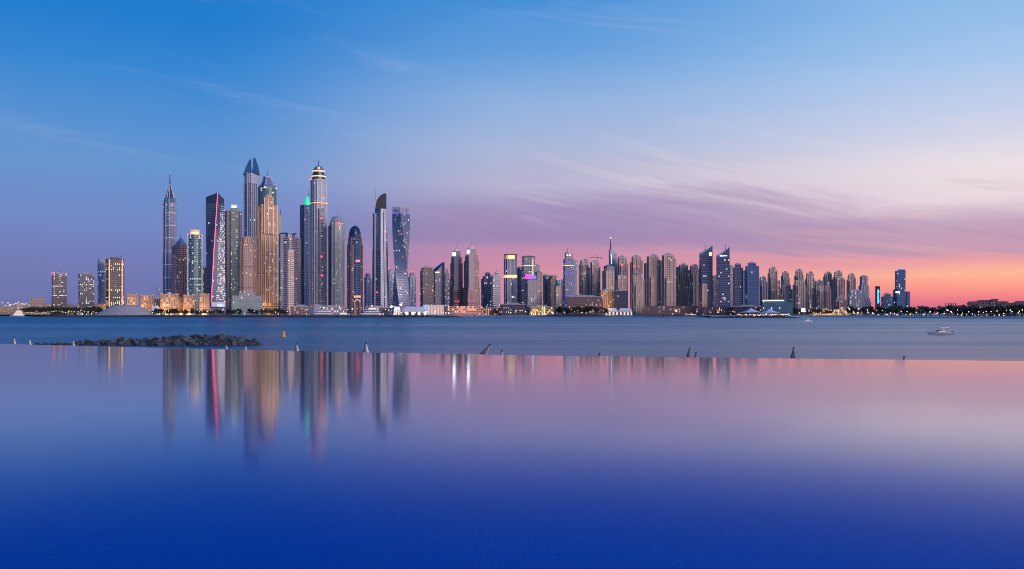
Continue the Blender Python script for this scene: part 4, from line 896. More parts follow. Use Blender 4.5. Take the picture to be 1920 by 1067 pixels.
def mole(label, pts, h, wd, nrock, seed, name='rock_mole'):
    """pts: (column, distance, height factor) along a low dark rock embankment"""
    r = random.Random(seed); root = empty(name, (AX(pts[0][0], pts[0][1]), pts[0][1], 0)); tag(root, label, 'breakwater')
    ox, oy = root.location.x, root.location.y
    P = [(AX(p, d) - ox, d - oy, k) for p, d, k in pts]
    core = MB(); rings = []
    for x, y, k in P: rings.append([(x, y - wd / 2, -1), (x, y - wd * .22, h * k), (x, y + wd * .22, h * k), (x, y + wd / 2, -1)])
    core.loft(rings, 'rock_dark'); core.build('core', root)
    rk = MB(); segs = [math.dist(a[:2], b[:2]) for a, b in zip(P, P[1:])]; tot = sum(segs)
    for _ in range(nrock):
        d = r.uniform(0, tot); i = 0
        while i < len(segs) - 1 and d > segs[i]: d -= segs[i]; i += 1
        f = d / segs[i]; a, b = P[i], P[i + 1]; v = r.uniform(0, 1); k = a[2] + (b[2] - a[2]) * f
        add_rock(rk, (a[0] + (b[0] - a[0]) * f, a[1] + (b[1] - a[1]) * f - wd * (.5 - .35 * v), h * k * v), r.uniform(1.4, 3.0), r, 'rock_dark')
    o = rk.build('boulders', root); o['kind'] = 'stuff'; return root
mole('long low dark rock breakwater running in front of the yacht harbour', [(55, 1500, .12), (80, 1495, .6), (140, 1490, .8), (300, 1485, 1), (600, 1480, 1), (800, 1480, 1), (850, 1490, .7), (868, 1495, .1)], 3.6, 14, 900, 5)
mole('dark rock spit in front of the small beige block and violet lit tower', [(1003, 1800, .1), (1020, 1775, .7), (1060, 1760, 1), (1110, 1750, .9), (1135, 1745, .5), (1146, 1745, .1)], 3.6, 18, 260, 6)
mole('dark rock platform carrying the tented waterfront restaurant', [(1322, 1345, .05), (1345, 1350, .7), (1400, 1350, 1), (1460, 1350, 1), (1486, 1360, .6), (1496, 1365, .05)], 2.6, 22, 300, 7)
mole('short low rock reef off the beach below the twin towers', [(868, 1830, .1), (885, 1825, .5), (903, 1830, .1)], 2.0, 10, 40, 8)

# pale heap of sand by the harbour
surf('heap_sand', (0.33, 0.31, 0.31), 0.95, 0.12, 0.03, fine=0.3)
D = 1610; root_x = AX(236, D); mb = MB(); NX, NY = 60, 26; hw = (294 - 178) / 2 * D / F
hz_ = AZ(571.5, D) - GZ
idx = {}
for j in range(NY + 1):
    for i in range(NX + 1):
        u, v = -1 + 2 * i / NX, -1 + 2 * j / NY
        rr = (abs(u) ** 2.2 + abs(v) ** 2.2) ** (1 / 2.2)
        z = hz_ * max(0.0, min(1.0, (1.0 - rr) / .62)); z = z - .12 * hz_ * max(0, z / hz_ - .8) * 5 * .3
        z += 0.9 * (mnoise.noise(Vector((u * 7, v * 7, 2))) + .6 * mnoise.noise(Vector((u * 19, v * 19, 5)))) * (1 if z > .1 else 0)
        idx[i, j] = len(mb.v); mb.v.append((u * hw, v * 38, max(-.3, z)))
k = mb.mi('heap_sand')
for j in range(NY):
    for i in range(NX): mb.f.append([idx[i, j], idx[i + 1, j], idx[i + 1, j + 1], idx[i, j + 1]]); mb.m.append(k)
tag(mb.build('sand_heap', loc=(root_x, D, GZ), smooth=True), 'broad flat topped heap of pale sand behind the breakwater', 'sand heap')

# floodlit sandstone hotel wings
surf('hotel_stone', (0.50, 0.34, 0.21), 0.8, 0.12)
def hotel(label, xl, xr, yt, D, dome=None, tower=None, lights=2, pw=2600):
    t = Tower('hotel_wing', label, (xl + xr) / 2, D, 'hotel'); W = t.w(xr - xl)
    st = ST('hotel_stone', 'glass_brown', 4.4, 4.2, .5, .62, .5, ('warm', 'dim_warm', 'dim_warm'), (3, .7, .5, 'hotel_stone'), (3, 1.3, .7, 'hotel_stone'))
    P = rect(W, .6, 5); t.block(P, 0, t.z(yt), st); t.mb('cornice').prism(offset(P, .9), t.z(yt), t.z(yt) + 1.2, 'hotel_stone')
    t.mb('arcade').prism(rect(W * .5, .25, 5, 0, P[0][1] - 1.5), 0, 6, 'hotel_stone')
    for i in range(5): t.mb('arch_light').box((W * (-.2 + .1 * i), P[0][1] - 1.5 - W * .075, 3), (1.8, .6, 3.6), 'warm')
    for sx in (-.42, .42): t.mb('corner_pavilion').prism(rect(W * .18, 1, 5, W * sx, P[0][1] + W * .05), t.z(yt), t.z(yt - 3), 'hotel_stone')
    if dome: t.mb('dome').lathe([(t.w(5), t.z(yt)), (t.w(5), t.z(yt - 1.5)), (t.w(4), t.z(yt - 4)), (t.w(2), t.z(yt - 5.3)), (.3, t.z(yt - 6))], 'pale_grey', 16, 0, 2)
    t.done()
    for i in range(lights): flood(xl + (xr - xl) * (i + .5) / lights, 574, D - W * .3 - 9, pw)
hotel('small amber lit hotel wing standing left of the sand heap top', 238, 258, 553, 1730)
hotel('small amber lit hotel wing between the sand heap and the domed wing', 263, 288, 555, 1740)
hotel('largest amber lit hotel wing with a pale dome on its roof', 300, 334, 553, 1720, dome=True, lights=3, pw=2900)
hotel('low amber link building right of the domed hotel wing', 333, 345, 559, 1740, lights=1, pw=2200)
hotel('square amber lit hotel wing right of the low link building', 344, 365, 555, 1730)
hotel('narrow bright amber hotel wing at the foot of the red lined tower', 374, 392, 553, 1720, pw=3600)
gen('dark low block hidden behind the amber hotel wings', 285, 304, 560, 1850, ST('charcoal', 'glass_black', 4, 4.2, .6, .6, .15), 8, .6, cat='building', name='low_block')
gen('teal glazed low hotel with rows of balconies below the rose tower', 434, 491, 556, 1760, ST('teal_wall', 'glass_teal', 5.0, 4.2, .8, .6, .10, ('dim_cool', 'warm', 'cool'), (1, 1.0, 1.0, 'concrete')), 5, .4, cat='hotel', name='low_hotel', extra=((446, 478, 550, 8, ST('rose_stone', 'glass_brown', 5, 4.2, .5, .5, .1)),))
# left shore low buildings
LOW = ST('sand_stone', 'glass_brown', 4.5, 4.0, .55, .5, .3, ('warm', 'cool', 'dim_warm'), (1, .6, .4, 'beige'))
for lab, a, b, y, D, st in [
    ('low lit waterfront building with white roof lamps at the shore end', 0, 30, 574, 2560, LOW), ('low lit waterfront building with bright garden lamps beside the moored yacht', 28, 60, 571, 2500, LOW),
    ('stepped beige apartment block behind the left tree belt', 57, 83, 559, 2350, ST('beige', 'glass_brown', 4.2, 3.8, .6, .55, .08, slab=(1, .7, .8, 'beige'))),
    ('low resort building with a white hall front below the red cornered office', 82, 137, 571, 2150, LOW), ('long lit resort building below the white lit office block', 145, 222, 570, 2120, LOW),
    ('plain grey link block between the two resort buildings', 134, 148, 575, 2250, ST('charcoal', 'glass_black', 5, 4, .6, .5, .1)),
    ('low dark block behind the yachts under the round slab tower', 545, 580, 575, 1800, ST('brown', 'glass_brown', 5, 4.2, .6, .5, .4, ('orange', 'warm'))),
    ('low lit clubhouse behind the yachts under the domed tower', 600, 650, 576, 1790, ST('mauve_grey', 'glass_brown', 5, 4.2, .6, .5, .5, ('warm', 'cool'))),
    ('low lit terrace building behind the yachts under the tapering tower', 684, 730, 577, 1790, ST('charcoal', 'glass_brown', 5, 4.2, .6, .5, .4, ('warm', 'yellow'))),
    ('long orange lit terrace building at the feet of the twin towers', 838, 905, 574, 1980, ST('rose_stone', 'glass_brown', 5, 4.2, .7, .5, .5, ('orange', 'warm', 'dim_warm'))),
    ('low grey block with dark roof under the gold crowned tower', 938, 985, 571, 1960, ST('charcoal', 'glass_brown', 5, 4.2, .6, .5, .25)),
    ('small orange shop building right of the twin towers terrace', 905, 938, 579, 1990, ST('brown', 'glass_brown', 5, 4.2, .7, .5, .7, ('orange', 'warm'))),
    ('yellow lit garden building under the purple topped block', 994, 1036, 576, 1990, ST('gold_stone', 'glass_brown', 4, 4.2, .8, .7, .8, ('yellow', 'yellow', 'warm'))),
    ('low dark podium at the feet of the medium beige towers', 1204, 1312, 574, 2050, ST('brown', 'glass_brown', 5, 4.2, .6, .5, .3, ('warm', 'yellow'))),
    ('low dark base block below the wedge towers', 1312, 1376, 576, 1990, ST('charcoal', 'glass_brown', 5, 4.2, .6, .5, .2, ('warm', 'orange'))),
    ('low dark base block below the broad blue glass tower', 1374, 1428, 575, 1960, ST('charcoal', 'glass_brown', 5, 4.2, .6, .5, .2, ('orange', 'warm'))),
    ('long golden lit promenade building below the residence row', 1520, 1600, 580, 1930, ST('gold_stone', 'glass_brown', 4, 4, .8, .6, .85, ('gold', 'warm', 'orange')))]:
    gen(lab, a, b, y, D, st, 4, .35, cat='building', name='low_building', roof=None if b - a > 60 else 'plant')
flood(868, 580, 1940, 14000, (1, .4, .15)); flood(890, 579, 1940, 14000, (1, .4, .15)); flood(1006, 581, 1950, 12000, (1, .85, .3)); flood(1022, 581, 1950, 12000, (1, .85, .3)); flood(1560, 584, 1890, 15000, (1, .65, .25))
for q in (90, 105, 130, 160, 200): flood(q, 577, 2100, 8000, (1, .6, .4))
flood(1138, 570, 1960, 22000, (1, .55, .2)); flood(497, 572, 2080, 6000, (1, .5, .2)); flood(509, 572, 2080, 6000, (1, .5, .2))
# hotel with white lit roof line
t = Tower('roofline_hotel', 'blue glass low hotel with a bright white line along its roof', 1450, 1880, 'hotel'); P = rect(t.w(42), .35, 5); t.block(P, 0, t.z(564), ST('slate_blue', 'glass_teal', 4, 4, .8, .6, .16, ('cool', 'warm')))
t.mb('light_line').box((0, P[0][1] - .8, t.z(563.6)), (t.w(40), 1.6, 2.2), 'white_strip', R(5)); t.block(rect(t.w(18), .6, 5, t.x(1476), 2), 0, t.z(567), ST('teal_wall', 'glass_teal', 4, 4, .8, .6, .15), part='wing'); t.done()
# billboard
t = Tower('billboard', 'white glowing billboard on a post at the waterfront', 1506, 1600, 'billboard'); t.mb('post').bar((0, 0, 0), (0, 0, t.z(585)), .7, 'dark_metal'); t.mb('frame').box((0, .4, t.z(581.8)), (t.w(7.6), .8, 7.2), 'dark_metal'); t.mb('lit_panel').box((0, -.2, t.z(581.8)), (t.w(6.8), .3, 6.2), 'white_strip'); t.done()
# cranes
def crane(label, px, ytop, ybase, D, jl, jr, z0=0, slope=0):
    t = Tower('tower_crane', label, px, D, 'crane'); z1 = t.z(ytop); zb = t.z(ybase) if ybase else 0
    m = t.mb('mast'); s = .9
    for a, b in ((-s, -s), (s, -s), (s, s), (-s, s)): m.bar((a, b, zb), (a, b, z1), .28, 'red_roof', 4)
    for i in range(int((z1 - zb) / 4)): m.bar((-s, -s, zb + 4 * i), (s, -s, zb + 4 * i + 4), .2, 'red_roof', 4)
    t.stuff.add('mast'); j = t.mb('jib'); j.bar((t.x(jl), 0, z1 - 3), (t.x(jr), 0, z1 - 3), .8, 'red_roof', 4); t.mb('apex').bar((0, 0, z1 - 3), (0, 0, z1 + 4), .5, 'red_roof', 4)
    e = jl if abs(jl - px) > abs(jr - px) else jr; c = jr if e == jl else jl
    t.mb('stay').bar((0, 0, z1 + 3.6), (t.x(px + (e - px) * .8), 0, z1 - 2.6), .22, 'dark_metal', 4); t.mb('counterweight').box((t.x(c), 0, z1 - 5), (3, 2.4, 4), 'concrete'); t.mb('cab').box((1.6, -1.4, z1 - 5), (2, 2, 2.4), 'white_wall'); t.done()
crane('small tower crane rising behind the amber domed hotel wing', 296, 538, None, 1900, 291, 299)
crane('red tower crane with a long jib above the beige residences', 1120, 481, None, 2300, 1104, 1128)
# marquees and pavilions by the water
def marquee(label, xl, xr, yt, ye, D, cat='tent'):
    t = Tower('marquee', label, (xl + xr) / 2, D, cat); W = t.w(xr - xl); dp = W * .35; ze, zt = t.z(ye), t.z(yt)
    t.mb('roof').loft([[(-W / 2, -dp / 2, ze), (W / 2, -dp / 2, ze), (W / 2, dp / 2, ze), (-W / 2, dp / 2, ze)], [(-W * .36, -dp * .12, zt), (W * .36, -dp * .12, zt), (W * .36, dp * .12, zt), (-W * .36, dp * .12, zt)]], 'canvas')
    t.mb('wall').prism([(-W * .48, -dp * .48), (W * .48, -dp * .48), (W * .48, dp * .48), (-W * .48, dp * .48)], 0, ze - .1, 'canvas')
    for i in range(8): t.mb('opening').box((W * (-.42 + .12 * i), -dp * .48 - .1, ze * .45), (W * .07, .3, ze * .7), 'warm' if i % 2 else 'glass_brown')
    t.done()
marquee('large pale blue marquee tent left of the white ribbed pavilion', 754, 801, 575, 583, 1680)
marquee('small peaked white tent beside the big pale marquee', 738, 751, 575, 582, 1700)
marquee('pale marquee with white lamps below the amber floodlit block', 1131, 1159, 578, 584, 1960)
marquee('pale marquee with white lamps below the dark purple cube block', 1159, 1186, 578, 584, 1960)
marquee('long blue white marquee roof below the broad beige pair', 1230, 1264, 578, 583, 2100)
marquee('white harbour tent left of the rock platform', 1303, 1323, 584, 588, 2080)
marquee('small white twin tent at the right foot of the sand heap', 284, 300, 574, 579, 1700)
t = Tower('ribbed_pavilion', 'white backlit pavilion wall with vertical ribs right of the marquee', 813, 1740, 'pavilion'); W = t.w(40); t.mb('hall').box((0, 6, t.z(571.5) / 2), (W, 12, t.z(571.5)), 'canvas')
for i in range(15):
    t.mb('rib').box((W * (-.48 + .0686 * i), -.4, t.z(571.2) / 2), (.9, .8, t.z(571.2)), 'pale_grey')
    if i < 14: t.mb('lit_panel').box((W * (-.446 + .0686 * i), -.1, t.z(571.5) * .55), (W * .03, .3, t.z(571.5) * .8), 'dim_warm' if i > 3 else 'dim_cool')
t.done()
# tented restaurant
t = Tower('tented_restaurant', 'restaurant under two white peaked sail tents with strings of lamps', 1425, 1400, 'restaurant')
def sail(cx, wpx, yp, ye, dep):
    n = 24; rings = []; W = t.w(wpx); zp, ze = t.z(yp), t.z(ye)
    for f in (0, .08, .25, .5, .75, 1.0):
        r = []
        for i in range(n):
            a = 2 * math.pi * i / n; sc = f * (1 + .12 * math.cos(6 * a) * f); z = ze + (zp - ze) * (1 - f) ** 1.9 - .35 * f * abs(math.sin(3 * a))
            r.append((t.x(cx) + W / 2 * sc * math.cos(a) + .01 * math.cos(a), dep * sc * math.sin(a), z))
        rings.append(r)
    t.mb('sail_tent').loft(list(reversed(rings)), 'canvas', False, True)
    for i in range(0, n, 4):
        a = 2 * math.pi * i / n; t.mb('tent_pole').bar((t.x(cx) + W * .53 * math.cos(a), dep * 1.05 * math.sin(a), 0), (t.x(cx) + W * .53 * math.cos(a), dep * 1.05 * math.sin(a), ze + .2), .18, 'dark_metal', 5)
    t.mb('king_post').bar((t.x(cx), 0, 0), (t.x(cx), 0, zp + .8), .25, 'dark_metal', 5)
sail(1408, 44, 577, 585.5, 13); sail(1443, 36, 578.5, 586, 11)
t.mb('deck').box((0, 0, .45), (t.w(96), 26, .9), 'brown'); t.mb('bar_block').box((t.x(1392), 9, 3), (t.w(22), 5, 6), 'brown'); t.mb('bar_block').box((t.x(1465), 9, 2.4), (t.w(20), 5, 4.8), 'brown')
for i in range(34): t.mb('string_lamps', True).ball((t.x(1383 + 95 * i / 33 + rnd.uniform(-.8, .8)), -11 + rnd.uniform(-1, 4), rnd.uniform(1.6, 3.6)), .5, rnd.choice(['lamp_warm', 'lamp_warm', 'lamp_white', 'orange']), 6)
t.mb('red_lamp').ball((t.x(1415), -13, .9), .8, 'lamp_red'); t.done()
# far right: villas under hipped roofs
def villa(label, px0, D, blocks, wall='rose_stone'):
    t = Tower('hip_roofed_hotel', label, px0, D, 'hotel')
    for xl, xr, ye, yr, dy in blocks:
        W = t.w(xr - xl); P = rect(W, .5, 3, t.x((xl + xr) / 2), dy); t.block(P, 0, t.z(ye), ST(wall, 'glass_brown', 4.2, 4.0, .5, .55, .10, ('warm', 'dim_warm', 'orange')), part='wall')
        Q = offset(P, 1.4); t.mb('hip_roof').loft([[(*q, t.z(ye)) for q in Q], [(*q, t.z(yr)) for q in [lerp2(a, (t.x((xl + xr) / 2) + (a[0] - t.x((xl + xr) / 2)) * .6, dy), .92) for a in Q]]], 'red_roof')
    t.done()
villa('large hotel with stepped hipped roofs and a square lookout on the wooded shore', 1846, 1480, [(1813, 1835, 569, 565, 0), (1830, 1862, 566, 562.5, 6), (1858, 1871, 562.5, 560.5, 2), (1868, 1890, 568, 565, 4), (1835, 1858, 574, 570, -12)], 'rose_stone')
villa('pale hotel wing with hipped roof at the far end of the wooded shore', 1905, 1440, [(1887, 1903, 572, 568, 0), (1900, 1934, 569, 564.5, 4), (1905, 1925, 576, 573, -10)], 'pale_grey')
villa('small hip roofed house between trees left of the large hotel', 1799, 1500, [(1788, 1812, 577, 572.5, 0)], 'rose_stone')
t = Tower('pergola_tower', 'row of thin wind towers on a roof behind the shore trees', 1783, 1560, 'building'); t.mb('base').box((0, 0, t.z(574) / 2), (t.w(20), 10, t.z(574)), 'mauve_grey')
for q in (1773, 1778.5, 1781.5, 1784.5, 1787.5, 1791.5): t.mb('wind_tower').box((t.x(q), 0, t.z(571)), (t.w(1.7), 2, t.z(568) - t.z(574)), 'brown')
t.done()

LMARK = [(60, 'by the moored yacht'), (95, 'below the stepped beige block'), (132, 'below the red cornered office'), (182, 'below the white lit office'), (236, 'below the gold striped office'), (298, 'beside the sand heap'), (342, 'below the domed hotel wing'), (372, 'below the square hotel wing'), (394, 'below the narrow hotel wing'), (431, 'below the red lined tower'), (492, 'below the teal balconied hotel'), (525, 'below the amber tower'), (562, 'below the round slab tower'), (617, 'below the gold ringed dome'), (649, 'below the pale green tower'), (685, 'below the dark blue dome'), (731, 'below the tapering glass tower'), (754, 'below the twisted tower'), (795, 'before the big pale marquee'), (838, 'before the ribbed pavilion'), (869, 'below the shorter twin tower'), (902, 'below the taller twin tower'), (940, 'below the stepped blue block'), (972, 'below the gold crowned tower'), (1017, 'below the purple topped block'), (1054, 'below the cyan attic block'), (1085, 'below the violet lit tower'), (1130, 'below the red crane'), (1158, 'below the amber floodlit block'), (1180, 'below the dark purple cube block'), (1209, 'below the tall grey residence'), (1268, 'below the broad beige pair'), (1311, 'below the medium beige towers'), (1340, 'below the plain wedge tower'), (1378, 'below the white lined wedge tower'), (1430, 'below the broad blue glass tower'), (1485, 'below the white roof line hotel'), (1516, 'beside the glowing billboard'), (1545, 'below the lit window residence'), (1585, 'below the close residence pair'), (1612, 'below the white grid slab'), (1637, 'below the flared tower'), (1660, 'below the thin cyan tower'), (1708, 'below the violet edged tower'), (1766, 'between violet edged tower and wind towers'), (1812, 'below the thin wind towers'), (1850, 'before the hipped hotel left wing'), (1885, 'before the hipped hotel lookout'), (9999, 'before the pale hipped wing')]
def near(px): return next(n for p, n in LMARK if px <= p)

# ------------------------------------------------------------------ trees, palms and lamps
surf('leaf', (0.035, 0.05, 0.03), 0.8, 0.45, 0.3); surf('bark', (0.07, 0.05, 0.04), 0.9)
def tree_proto(seed):
    r = random.Random(seed); root = empty('leafy_tree'); tr = MB(); tr.bar((0, 0, 0), (r.uniform(-.3, .3), 0, 5.0), .42, 'bark', 6, .25)
    cl = []
    for i in range(8):
        a = r.uniform(0, 6.28); c = Vector((math.cos(a) * r.uniform(.8, 3.4), math.sin(a) * r.uniform(.8, 3.4), r.uniform(5.0, 10.2))); cl.append((c, r.uniform(1.4, 2.4)))
        if i < 5: tr.bar((0, 0, 3.6 + .2 * i), tuple(c), .18, 'bark', 4, .06)
    cr = MB()
    for c, s in cl:
        for _ in range(60):
            d = Vector((r.gauss(0, 1), r.gauss(0, 1), r.gauss(0, .75))).normalized() * s * r.uniform(.45, 1.08); p = c + d
            u = Vector((r.gauss(0, 1), r.gauss(0, 1), r.gauss(0, 1))).normalized(); w = u.orthogonal().normalized() * r.uniform(.3, .6); u = u * r.uniform(.35, .75)
            cr.face([p - u, p + w, p + u, p - w], 'leaf')
    tr.build('trunk', root); cr.build('crown', root); return root
def palm_proto(seed):
    r = random.Random(seed); root = empty('palm_tree'); tr = MB(); h = 9.0
    for i in range(5): tr.bar((.12 * i * i * .12, 0, h * i / 5), (.12 * (i + 1) ** 2 * .12, 0, h * (i + 1) / 5 + .02), .3 - .02 * i, 'bark', 6, .28 - .02 * i)
    cr = MB(); top = Vector((.36, 0, h))
    for i in range(20):
        a = 6.28 * i / 20 + r.uniform(-.1, .1); L = r.uniform(2.6, 3.6); up = r.uniform(.1, 1.0); pts = []
        for j in range(5):
            f = j / 4; pts.append(top + Vector((math.cos(a) * L * f, math.sin(a) * L * f, up * 2.2 * f - 2.6 * f * f)))
        sd_ = Vector((-math.sin(a), math.cos(a), 0)) * .34
        for p, q in zip(pts, pts[1:]): cr.face([p - sd_, q - sd_ * .8, q + sd_ * .8, p + sd_], 'leaf')
    tr.build('trunk', root); cr.build('crown', root); return root
def plant(protos, used, label, group, cat, px, D, h, z=GZ):
    i = rnd.randrange(len(protos)); o = protos[i] if not used[i] else copy_tree(protos[i]); used[i] = True
    o.location = (AX(px, D), D, z); s = h / 11.0; o.scale = (s * rnd.uniform(1.0, 1.5), s * rnd.uniform(1.0, 1.4), s); o.rotation_euler = (0, 0, rnd.uniform(0, 6.28)); tag(o, label + ' ' + near(px), cat, group)
TP = [tree_proto(40 + i) for i in range(4)]; TU = [False] * 4; PP = [palm_proto(60), palm_proto(61)]; PU = [False] * 2
for n_, x0, x1, d0, d1, h0, h1, lab, grp in [
    (34, 44, 188, 1990, 2070, 15, 20, 'dark leafy tree behind the left beach', 'trees behind the left beach'),
    (40, 282, 545, 1600, 1680, 9, 14, 'small dark shore tree', 'trees at the foot of the tall towers'),
    (24, 1045, 1140, 1830, 1930, 14, 19, 'tall dark tree behind the rock spit', 'trees below the red crane'),
    (16, 1258, 1375, 2060, 2120, 10, 15, 'dark quay tree', 'trees below the wedge towers'),
    (18, 1488, 1560, 1640, 1720, 9, 14, 'dark promenade tree', 'trees behind the billboard')]:
    for i in range(n_): plant(TP, TU, lab, grp, 'tree', x0 + (x1 - x0) * (i + rnd.uniform(-.4, 1.4)) / n_, rnd.uniform(d0, d1), rnd.uniform(h0, h1))
for i in range(95):
    px = 1588 + (1960 - 1588) * (i + rnd.uniform(-.5, 1.5)) / 95; base = 1620 - (px - 1560) * 1.25
    plant(TP, TU, 'dark leafy tree of the wooded shore', 'trees along the right beach', 'tree', px, max(1180, base) + rnd.uniform(40, 190), rnd.uniform(11, 18))
for i, (x0, x1, d) in enumerate([(60, 180, 1985), (290, 400, 1600), (400, 545, 1610), (640, 730, 1720), (860, 940, 1960), (1060, 1130, 1815), (1600, 1700, 1520), (1700, 1800, 1400), (1800, 1920, 1290)] * 3):
    plant(PP, PU, 'slender waterfront palm', 'palms along the waterfront', 'palm', rnd.uniform(x0, x1), d + rnd.uniform(0, 30), rnd.uniform(9, 13))
lamp_p = {}
def lamp(px, y, D, mat, label, group, r=.7, ground=GZ):
    zt = max(ground + 2.2, AZ(y, D)); key = mat
    if key not in lamp_p:
        m = MB(); m.bar((0, 0, 0), (0, 0, 1), .12, 'dark_metal', 5); pole = m.mesh('pole'); m2 = MB(); m2.ball((0, 0, 0), 1, mat, 7); lamp_p[key] = (pole, m2.mesh('globe'))
    pole, globe = lamp_p[key]; e = empty('street_lamp', (AX(px, D), D, ground)); tag(e, label if 'floodlight' in label else label + ' ' + near(px), 'street lamp', group)
    o = bpy.data.objects.new('pole', pole); col.objects.link(o); o.parent = e; o.scale = (1, 1, zt - ground)
    o = bpy.data.objects.new('globe', globe); col.objects.link(o); o.parent = e; o.location = (0, 0, zt - ground); o.scale = (r, r, r)
for n_, x0, x1, y0, y1, D, mats, r, lab, grp in [
    (34, 44, 182, 583, 588, 1970, ('lamp_warm', 'lamp_warm', 'lamp_white'), .55, 'low beach lamp', 'lamps on the left beach'),
    (14, 2, 60, 566, 575, 2480, ('lamp_white', 'lamp_white', 'lamp_warm'), .8, 'bright garden lamp', 'lamps at the shore end'),
    (14, 290, 545, 579, 586, 1590, ('lamp_warm', 'lamp_white'), .5, 'small shore lamp', 'lamps below the tall cluster'),
    (16, 565, 740, 574, 583, 1660, ('lamp_warm', 'lamp_white', 'lamp_white'), .55, 'quay lamp behind the yachts', 'lamps on the yacht quay'),
    (14, 738, 845, 584, 588, 1630, ('lamp_white', 'lamp_white', 'lamp_warm'), .75, 'white promenade lamp', 'lamps before the marquee'),
    (22, 850, 940, 582, 588, 1985, ('lamp_warm', 'lamp_warm', 'lamp_white'), .85, 'warm beach lamp', 'lamps below the twin towers'),
    (16, 945, 1050, 582, 588, 1900, ('lamp_warm', 'lamp_white'), .7, 'small shore lamp', 'lamps below the gold crowned tower'),
    (12, 1055, 1140, 580, 588, 1800, ('lamp_warm', 'lamp_white'), .6, 'small lamp behind the rock spit', 'lamps on the rock spit'),
    (18, 1140, 1300, 580, 588, 2080, ('lamp_white', 'lamp_white', 'lamp_warm'), .9, 'white quay lamp', 'lamps below the beige residences'),
    (12, 1300, 1380, 580, 586, 1960, ('lamp_warm', 'orange'), .7, 'warm quay lamp', 'lamps below the wedge towers'),
    (44, 1490, 1640, 577, 588, 1660, ('lamp_warm', 'lamp_warm', 'lamp_white'), .6, 'golden promenade lamp', 'lamps on the golden promenade'),
    (62, 1600, 1918, 581, 592, 0, ('lamp_warm', 'lamp_warm', 'lamp_white'), .5, 'lamp among the shore trees', 'lamps along the right beach')]:
    for i in range(n_):
        px = x0 + (x1 - x0) * (i + rnd.uniform(-.3, 1.3)) / n_; d = D or max(1130, 1600 - (px - 1560) * 1.25) + rnd.uniform(15, 45)
        lamp(px, rnd.uniform(y0, y1), d, rnd.choice(mats), lab, grp, r * rnd.uniform(.7, 1.2))
for px, y in ((752, 571.5), (734, 575)):
    lamp(px, y, 1690, 'lamp_white', 'brilliant white floodlight mast beside the twisted tower', 'floodlight masts', 1.9); flood(px, y, 1680, 9000, (1, .97, .85))
lamp(1268, 583, 1990, 'lamp_warm', 'brilliant warm floodlight mast on the quay below the broad beige pair', 'quay floodlight', 1.8)

# ------------------------------------------------------------------ boats
surf('gelcoat', (0.78, 0.79, 0.82), 0.3, 0.04); surf('navy_hull', (0.05, 0.06, 0.10), 0.3, 0.1); surf('tint', (0.015, 0.02, 0.03), 0.1, 0.1); surf('teak', (0.28, 0.17, 0.10))
def hull_mesh(L, B, fb, mat, flare=1.15, draft=.5):
    m = MB(); n = 14; rings = []
    for i in range(n + 1):
        u = i / n; x = -L / 2 + L * u
        w = B / 2 * (1 - max(0, (u - .45) / .55) ** 2.3) * (0.9 + .1 * min(1, u * 5)); w = max(.03, w); sh = fb * (1 + .35 * max(0, u - .3) ** 1.6)
        xr_ = x + (L * .06 * max(0, u - .7) / .3)
        rings.append([(x, -w * .55, -draft), (x, w * .55, -draft), (x, w * .92, fb * .35), (xr_, w * flare, sh), (xr_, -w * flare, sh), (x, -w * .92, fb * .35)])
    m.loft(rings, mat); return m
def yacht(label, px, D, L, ndeck, rz, hull='gelcoat', group=None, fb=None, name='motor_yacht', z=0.0, hscale=1.0):
    e = empty(name, (AX(px, D), D, z), rz); tag(e, label, 'yacht', group); B = L * .19; fb = (fb or L * .065)
    hull_mesh(L, B, fb, hull).build('hull', e)
    m = MB(); m.box((L * .02, 0, fb * .62), (L * .5, B * 1.05, fb * .16), 'tint'); m.build('porthole_band', e)
    zz = fb * .98; x0, x1 = -.42, .26; hd = L * .052 * hscale
    for d in range(ndeck):
        w = B * (.86 - .12 * d); a, b = L * (x0 + .055 * d), L * (x1 - .095 * d)
        k = MB(); P0 = [(a, -w / 2), (b - L * .02, -w / 2), (b + L * .03, 0), (b - L * .02, w / 2), (a, w / 2)]; P1 = [(a + L * .01, -w * .46), (b - L * .07, -w * .44), (b - L * .03, 0), (b - L * .07, w * .44), (a + L * .01, w * .46)]
        k.prism(P0, zz, zz + hd, 'gelcoat', P1); dk = k.build('deck_house', e)
        q = MB(); q.prism(pscale(P0, 1.012), zz + hd * .35, zz + hd * .72, 'warm' if rnd.random() < .25 else 'tint', [lerp2(u, v, .6) for u, v in zip(pscale(P0, 1.012), pscale(P1, 1.03))]); q.build('window_band', dk)
        q = MB(); q.prism([(a - L * .05, -w * .54), (b - L * .03, -w * .54), (b - L * .03, w * .54), (a - L * .05, w * .54)], zz + hd, zz + hd * 1.16, 'gelcoat'); q.build('deck_roof', dk)
        zz += hd * 1.16
    k = MB(); k.bar((-L * .1, 0, zz), (-L * .12, 0, zz + hd * 1.3), .16 * L / 30, 'gelcoat', 6); k.build('mast', e)
    k = MB(); k.box((-L * .1, 0, zz + hd * .5), (L * .04, B * .4, hd * .16), 'gelcoat'); k.build('radar_arch', e)
    k = MB(); k.ball((-L * .13, 0, zz + hd * 1.3), .35 * L / 30 + .1, 'lamp_white', 6); k.build('masthead_light', e)
    return e
yacht('white moored yacht with three decks lying alone off the left beach', 32, 1850, 29, 3, R(174), hscale=2.1)
yacht('large white superyacht in the harbour below the domed tower', 600, 1560, 52, 3, R(186)); yacht('white yacht stern to between the two largest harbour yachts', 640, 1575, 30, 3, R(200))
